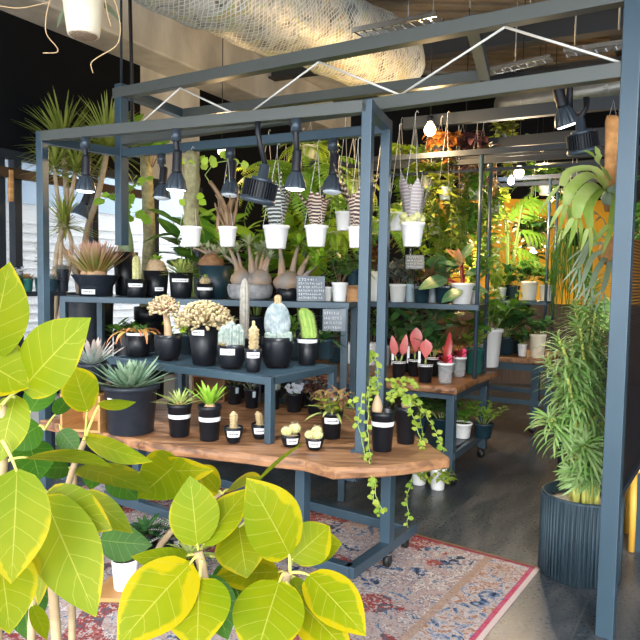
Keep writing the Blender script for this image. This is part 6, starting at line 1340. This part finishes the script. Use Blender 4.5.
q = on(358, 455, TZ); lf = M(); lf.leaf((0, 0, .002), (1, .3, .12), (0, 0, 1), .055, .03, .5, .2, 5, 'ovate'); o = lf.build('fallen_leaf', 'lf_yel'); o.location = (q.x, q.y - .05, TZ + .001); tag(o, 'small fallen yellow leaf lying on the table by the front post foot', 'leaf')
# ================================================================ LOW PLANTS UNDER THE TABLE
P = pot('potted_plant', 'white square-shouldered pot with small green plant on the rug at lower left', 'potted plant', 125, 26, 21, 30, z=.03, d=2.92, m='pot_white', style='plain', tagb=None); bush(P, 8, 20 * P.s, 16 * P.s, 7, 14 * P.s, 5 * P.s, 'lf_dark', seed=5)
tb = M(); tb.box((0, 0, -.012), (.2, .2, .02)); 
qd = thing('wooden_board', 'small wooden board under the white pot at lower left', 'board', (P.o.x, P.o.y, 0)); M().box((0, 0, .0205), (.22, .2, .018)).build('board', 'oak', qd, False)
for px, yb, lab, m in ((175, 560, 'black pot with silver banded bromeliad leaves under the table behind the ficus', 'lf_stripe_grey'), (145, 555, 'black pot with dark green pointed leaves under the table behind the ficus', 'lf_dark'), (190, 585, 'black pot with striped pale leaves low behind the ficus cluster', 'lf_spider')):
    P = pot('potted_bromeliad', lab, 'potted plant', px, 28, 22, 24, z=0.012, d=3.3 if px != 190 else 3.05, m='pot_black'); rosette(P, 26, 36 * P.s, 7 * P.s, m, 1.3, .1, bend=.8, seed=px, fold=.3)
# ================================================================ FOREGROUND FICUS
fq = V((on(54, 800, 0).x, 1.0, 0))
fc = thing('potted_ficus', 'large yellow-edged rubber fig with broad leaves close in front at lower left', 'potted plant', (-.42, 1.02, 0))
M().lathe([(.15, 0), (.16, .01), (.2, .36), (.205, .4), (.19, .4), (.185, .36), (.001, .355)], 36).build('pot', 'pot_charcoal', fc)
M().lathe([(.184, .362), (.1, .37), (.001, .372)], 30).build('soil', 'soil', fc)
def FP(px, py, d): return at(px, py, d) - fc.location
tk = M()
def stem(pts, r0, r1, b):
    q = [V(p) for p in pts]; f = []
    for i in range(len(q) - 1):
        for k in range(5): f.append(q[i].lerp(q[i + 1], k / 5))
    f.append(q[-1])
    for _ in range(2): f = [f[0]] + [(f[i - 1] + f[i] * 2 + f[i + 1]) / 4 for i in range(1, len(f) - 1)] + [f[-1]]
    b.tube(f, [r0 + (r1 - r0) * i / (len(f) - 1) for i in range(len(f))], 10)
stem([(0, 0, .36), FP(58, 660, .98), FP(51, 560, .95), FP(45, 505, .95), FP(42, 492, .95)], .0085, .006, tk)
stem([(.02, .02, .36), FP(30, 650, 1.1), FP(34, 590, 1.15), FP(60, 520, 1.2), FP(72, 470, 1.15), FP(85, 440, 1.1)], .008, .005, tk)
stem([(-.03, 0, .36), FP(-12, 600, .9), FP(3, 470, .85), FP(2, 405, .85)], .009, .006, tk)
stem([(.05, -.03, .36), FP(190, 700, .95), FP(205, 610, .95), FP(203, 570, .95), FP(198, 552, .95)], .009, .007, tk)
stem([(.06, 0, .36), FP(240, 720, 1.0), FP(280, 620, 1.0), FP(284, 585, 1.0), FP(288, 572, 1.0)], .009, .007, tk)
stem([(.04, .03, .36), FP(120, 640, 1.3), FP(160, 540, 1.35), FP(210, 500, 1.35), FP(222, 492, 1.35)], .008, .005, tk)
stem([(0, .04, .36), FP(72, 620, 1.3), FP(74, 510, 1.3), FP(74, 470, 1.3)], .008, .006, tk)
tk.build('trunk', 'stem_twig', fc)
# base px, tip px, width px, base depth, tip depth, node px, material, roll, bend
FL = [
 ((22, 390), (90, 318), 66, .85, .80, (2, 405), 'g', .15, .25), ((-38, 350), (29, 388), 64, .80, .84, (-45, 380), 'y', -.1, .2), ((-14, 362), (10, 262), 56, .82, .80, (0, 410), 'g', -.3, .3),
 ((16, 395), (0, 462), 44, .86, .83, (2, 405), 'g', .3, .3), ((88, 412), (73, 366), 36, 1.05, 1.14, (85, 440), 'g', .2, .2), ((98, 405), (136, 402), 14, 1.05, 1.0, (86, 436), 'g', 1.1, .1),
 ((30, 412), (52, 380), 30, 1.15, 1.2, (20, 440), 'd', .2, .2), ((40, 425), (5, 448), 34, 1.15, 1.1, (45, 430), 'd', -.2, .3), ((26, 458), (112, 466), 33, 1.0, .92, (5, 462), 'y', .75, .35), ((84, 437), (152, 462), 25, 1.08, 1.0, (84, 440), 'g', .9, .3),
 ((75, 468), (152, 492), 40, 1.25, 1.1, (74, 472), 'g', .55, .3), ((150, 470), (214, 470), 30, 1.3, 1.2, (120, 480), 'y', .7, .3), ((180, 461), (138, 498), 52, 1.28, 1.15, (205, 470), 'g', .3, .3), ((219, 492), (196, 466), 30, 1.33, 1.3, (222, 494), 'y', .5, .3), ((228, 490), (262, 478), 26, 1.33, 1.25, (222, 494), 'y', .6, .3),
 ((17, 468), (11, 584), 66, .82, .78, (2, 440), 'g', -.15, .3), ((-2, 545), (10, 634), 62, .85, .8, (-8, 540), 'g', .2, .3), ((43, 494), (96, 617), 64, .93, .86, (42, 492), 'g', .1, .25), ((46, 492), (112, 530), 42, .97, .94, (42, 492), 'y', -.35, .4),
 ((84, 492), (133, 533), 25, 1.1, 1.05, (60, 488), 'g', .3, .3), ((62, 552), (95, 612), 34, 1.15, 1.1, (55, 545), 'd', .2, .3), ((100, 540), (152, 545), 36, 1.25, 1.2, (74, 530), 'd', .5, .3), ((32, 605), (47, 640), 18, 1.1, 1.08, (33, 600), 'g', .4, .2), ((45, 560), (38, 606), 16, 1.05, 1.02, (50, 556), 'y', .4, .2),
 ((192, 562), (117, 646), 70, .93, .84, (199, 556), 'y', -.1, .3), ((197, 546), (190, 476), 50, .96, .96, (199, 554), 'g', .1, .25), ((203, 546), (249, 488), 38, .97, 1.02, (200, 554), 'g', .3, .25), ((290, 556), (247, 478), 62, .97, .92, (290, 572), 'g', .1, .3), ((239, 526), (247, 578), 54, 1.06, 1.0, (262, 512), 'g', -.2, .3),
 ((200, 578), (197, 652), 66, .92, .84, (201, 560), 'g', .15, .35), ((280, 580), (254, 664), 72, .95, .86, (284, 574), 'g', -.1, .35), ((291, 560), (330, 526), 42, 1.0, 1.05, (290, 572), 'g', .25, .3), ((296, 552), (342, 543), 42, 1.1, 1.1, (290, 568), 'g', .3, .3),
 ((308, 574), (366, 636), 50, .98, .9, (290, 573), 'y', -.1, .3), ((296, 598), (352, 656), 46, 1.0, .9, (286, 582), 'y', -.2, .3), ((291, 578), (314, 612), 24, 1.02, 1.0, (288, 576), 'g', .5, .2), ((188, 556), (131, 557), 24, 1.0, .95, (199, 556), 'g', .8, .4),
 ((280, 572), (214, 578), 44, 1.1, 1.05, (288, 574), 'g', .3, .3), ((258, 482), (306, 441), 16, 1.1, 1.15, (240, 520), 'g', 1.1, .2), ((225, 560), (250, 625), 48, 1.12, 1.05, (210, 556), 'd', .1, .3), ((178, 555), (150, 600), 30, 1.12, 1.1, (199, 556), 'd', .3, .2),
 ((70, 468), (30, 470), 36, 1.3, 1.25, (74, 470), 'd', .5, .3), ((28, 440), (40, 480), 40, 1.2, 1.15, (5, 430), 'd', .2, .2), ((60, 430), (78, 452), 22, 1.25, 1.25, (60, 425), 'd', .3, .2), ((205, 575), (228, 640), 40, 1.05, 1.0, (202, 565), 'd', .1, .3), ((312, 590), (340, 640), 40, 1.1, 1.05, (290, 575), 'd', .2, .3),
 ((55, 415), (72, 395), 18, 1.25, 1.3, (45, 430), 'd', .2, .2), ((110, 470), (138, 500), 30, 1.3, 1.2, (90, 470), 'd', .4, .3), ((20, 560), (28, 640), 46, 1.2, 1.15, (20, 540), 'd', .1, .3), ((100, 462), (90, 490), 26, 1.3, 1.25, (80, 460), 'd', .2, .2)]
MTS = {'g': 'lf_ficus', 'y': 'lf_ficus_gold', 'd': 'lf_ficus_shaded'}
rf_ = random.Random(21)
for k, (b0, t0, w, d0, d1, nd, mm, roll, bend) in enumerate(FL):
    p0, p1 = FP(*b0, d0), FP(*t0, d1); d = (p1 - p0); Ln = d.length; d.normalize()
    tc_ = (-(p0 + p1) / 2 - fc.location + CP).normalized(); n = tc_ + V((0, 0, .35)); n = Matrix.Rotation(roll * (1 if k % 2 else -1), 3, d) @ n
    Ls = Ln * (1 + bend * bend / 20); d2 = Matrix.Rotation(bend / 2, 3, d.cross(n - d * n.dot(d)).normalized()) @ d
    W = w * (d0 + d1) / 2 / F
    b = M(); b.leaf(p0, d2, n, Ls, W, bend, .1 + rf_.uniform(0, .1), 14, 'ficus')
    o = b.build('leaf', MTS[mm], fc)
    st = M(); nq = FP(*nd, (d0 * 2 + d1) / 3 + .01); q, rr = limb(nq, p0 + d2 * Ln * .03, .0026, .0018, bow=(0, 0, .003), n=5); st.tube(q, rr, 6); st.build('petiole', 'stem_yellow', o)
    o.data.update()
# ================================================================ LIGHT
w = bpy.data.worlds.new('World'); S.world = w; w.use_nodes = True; bg = w.node_tree.nodes['Background']
bg.inputs[0].default_value = (.86, .93, 1, 1); bg.inputs[1].default_value = 4.0
su = bpy.data.lights.new('sun', 'SUN'); su.energy = 2.3; su.angle = math.radians(30); su.color = (1, .97, .92)
so_ = bpy.data.objects.new('sun', su); COL.objects.link(so_)
so_.rotation_euler = V((.12, .85, -.34)).to_track_quat('-Z', 'Y').to_euler()
S.view_settings.exposure = .45
S.cycles.max_bounces = 8; S.cycles.transparent_max_bounces = 16
S.cycles.use_denoising = True
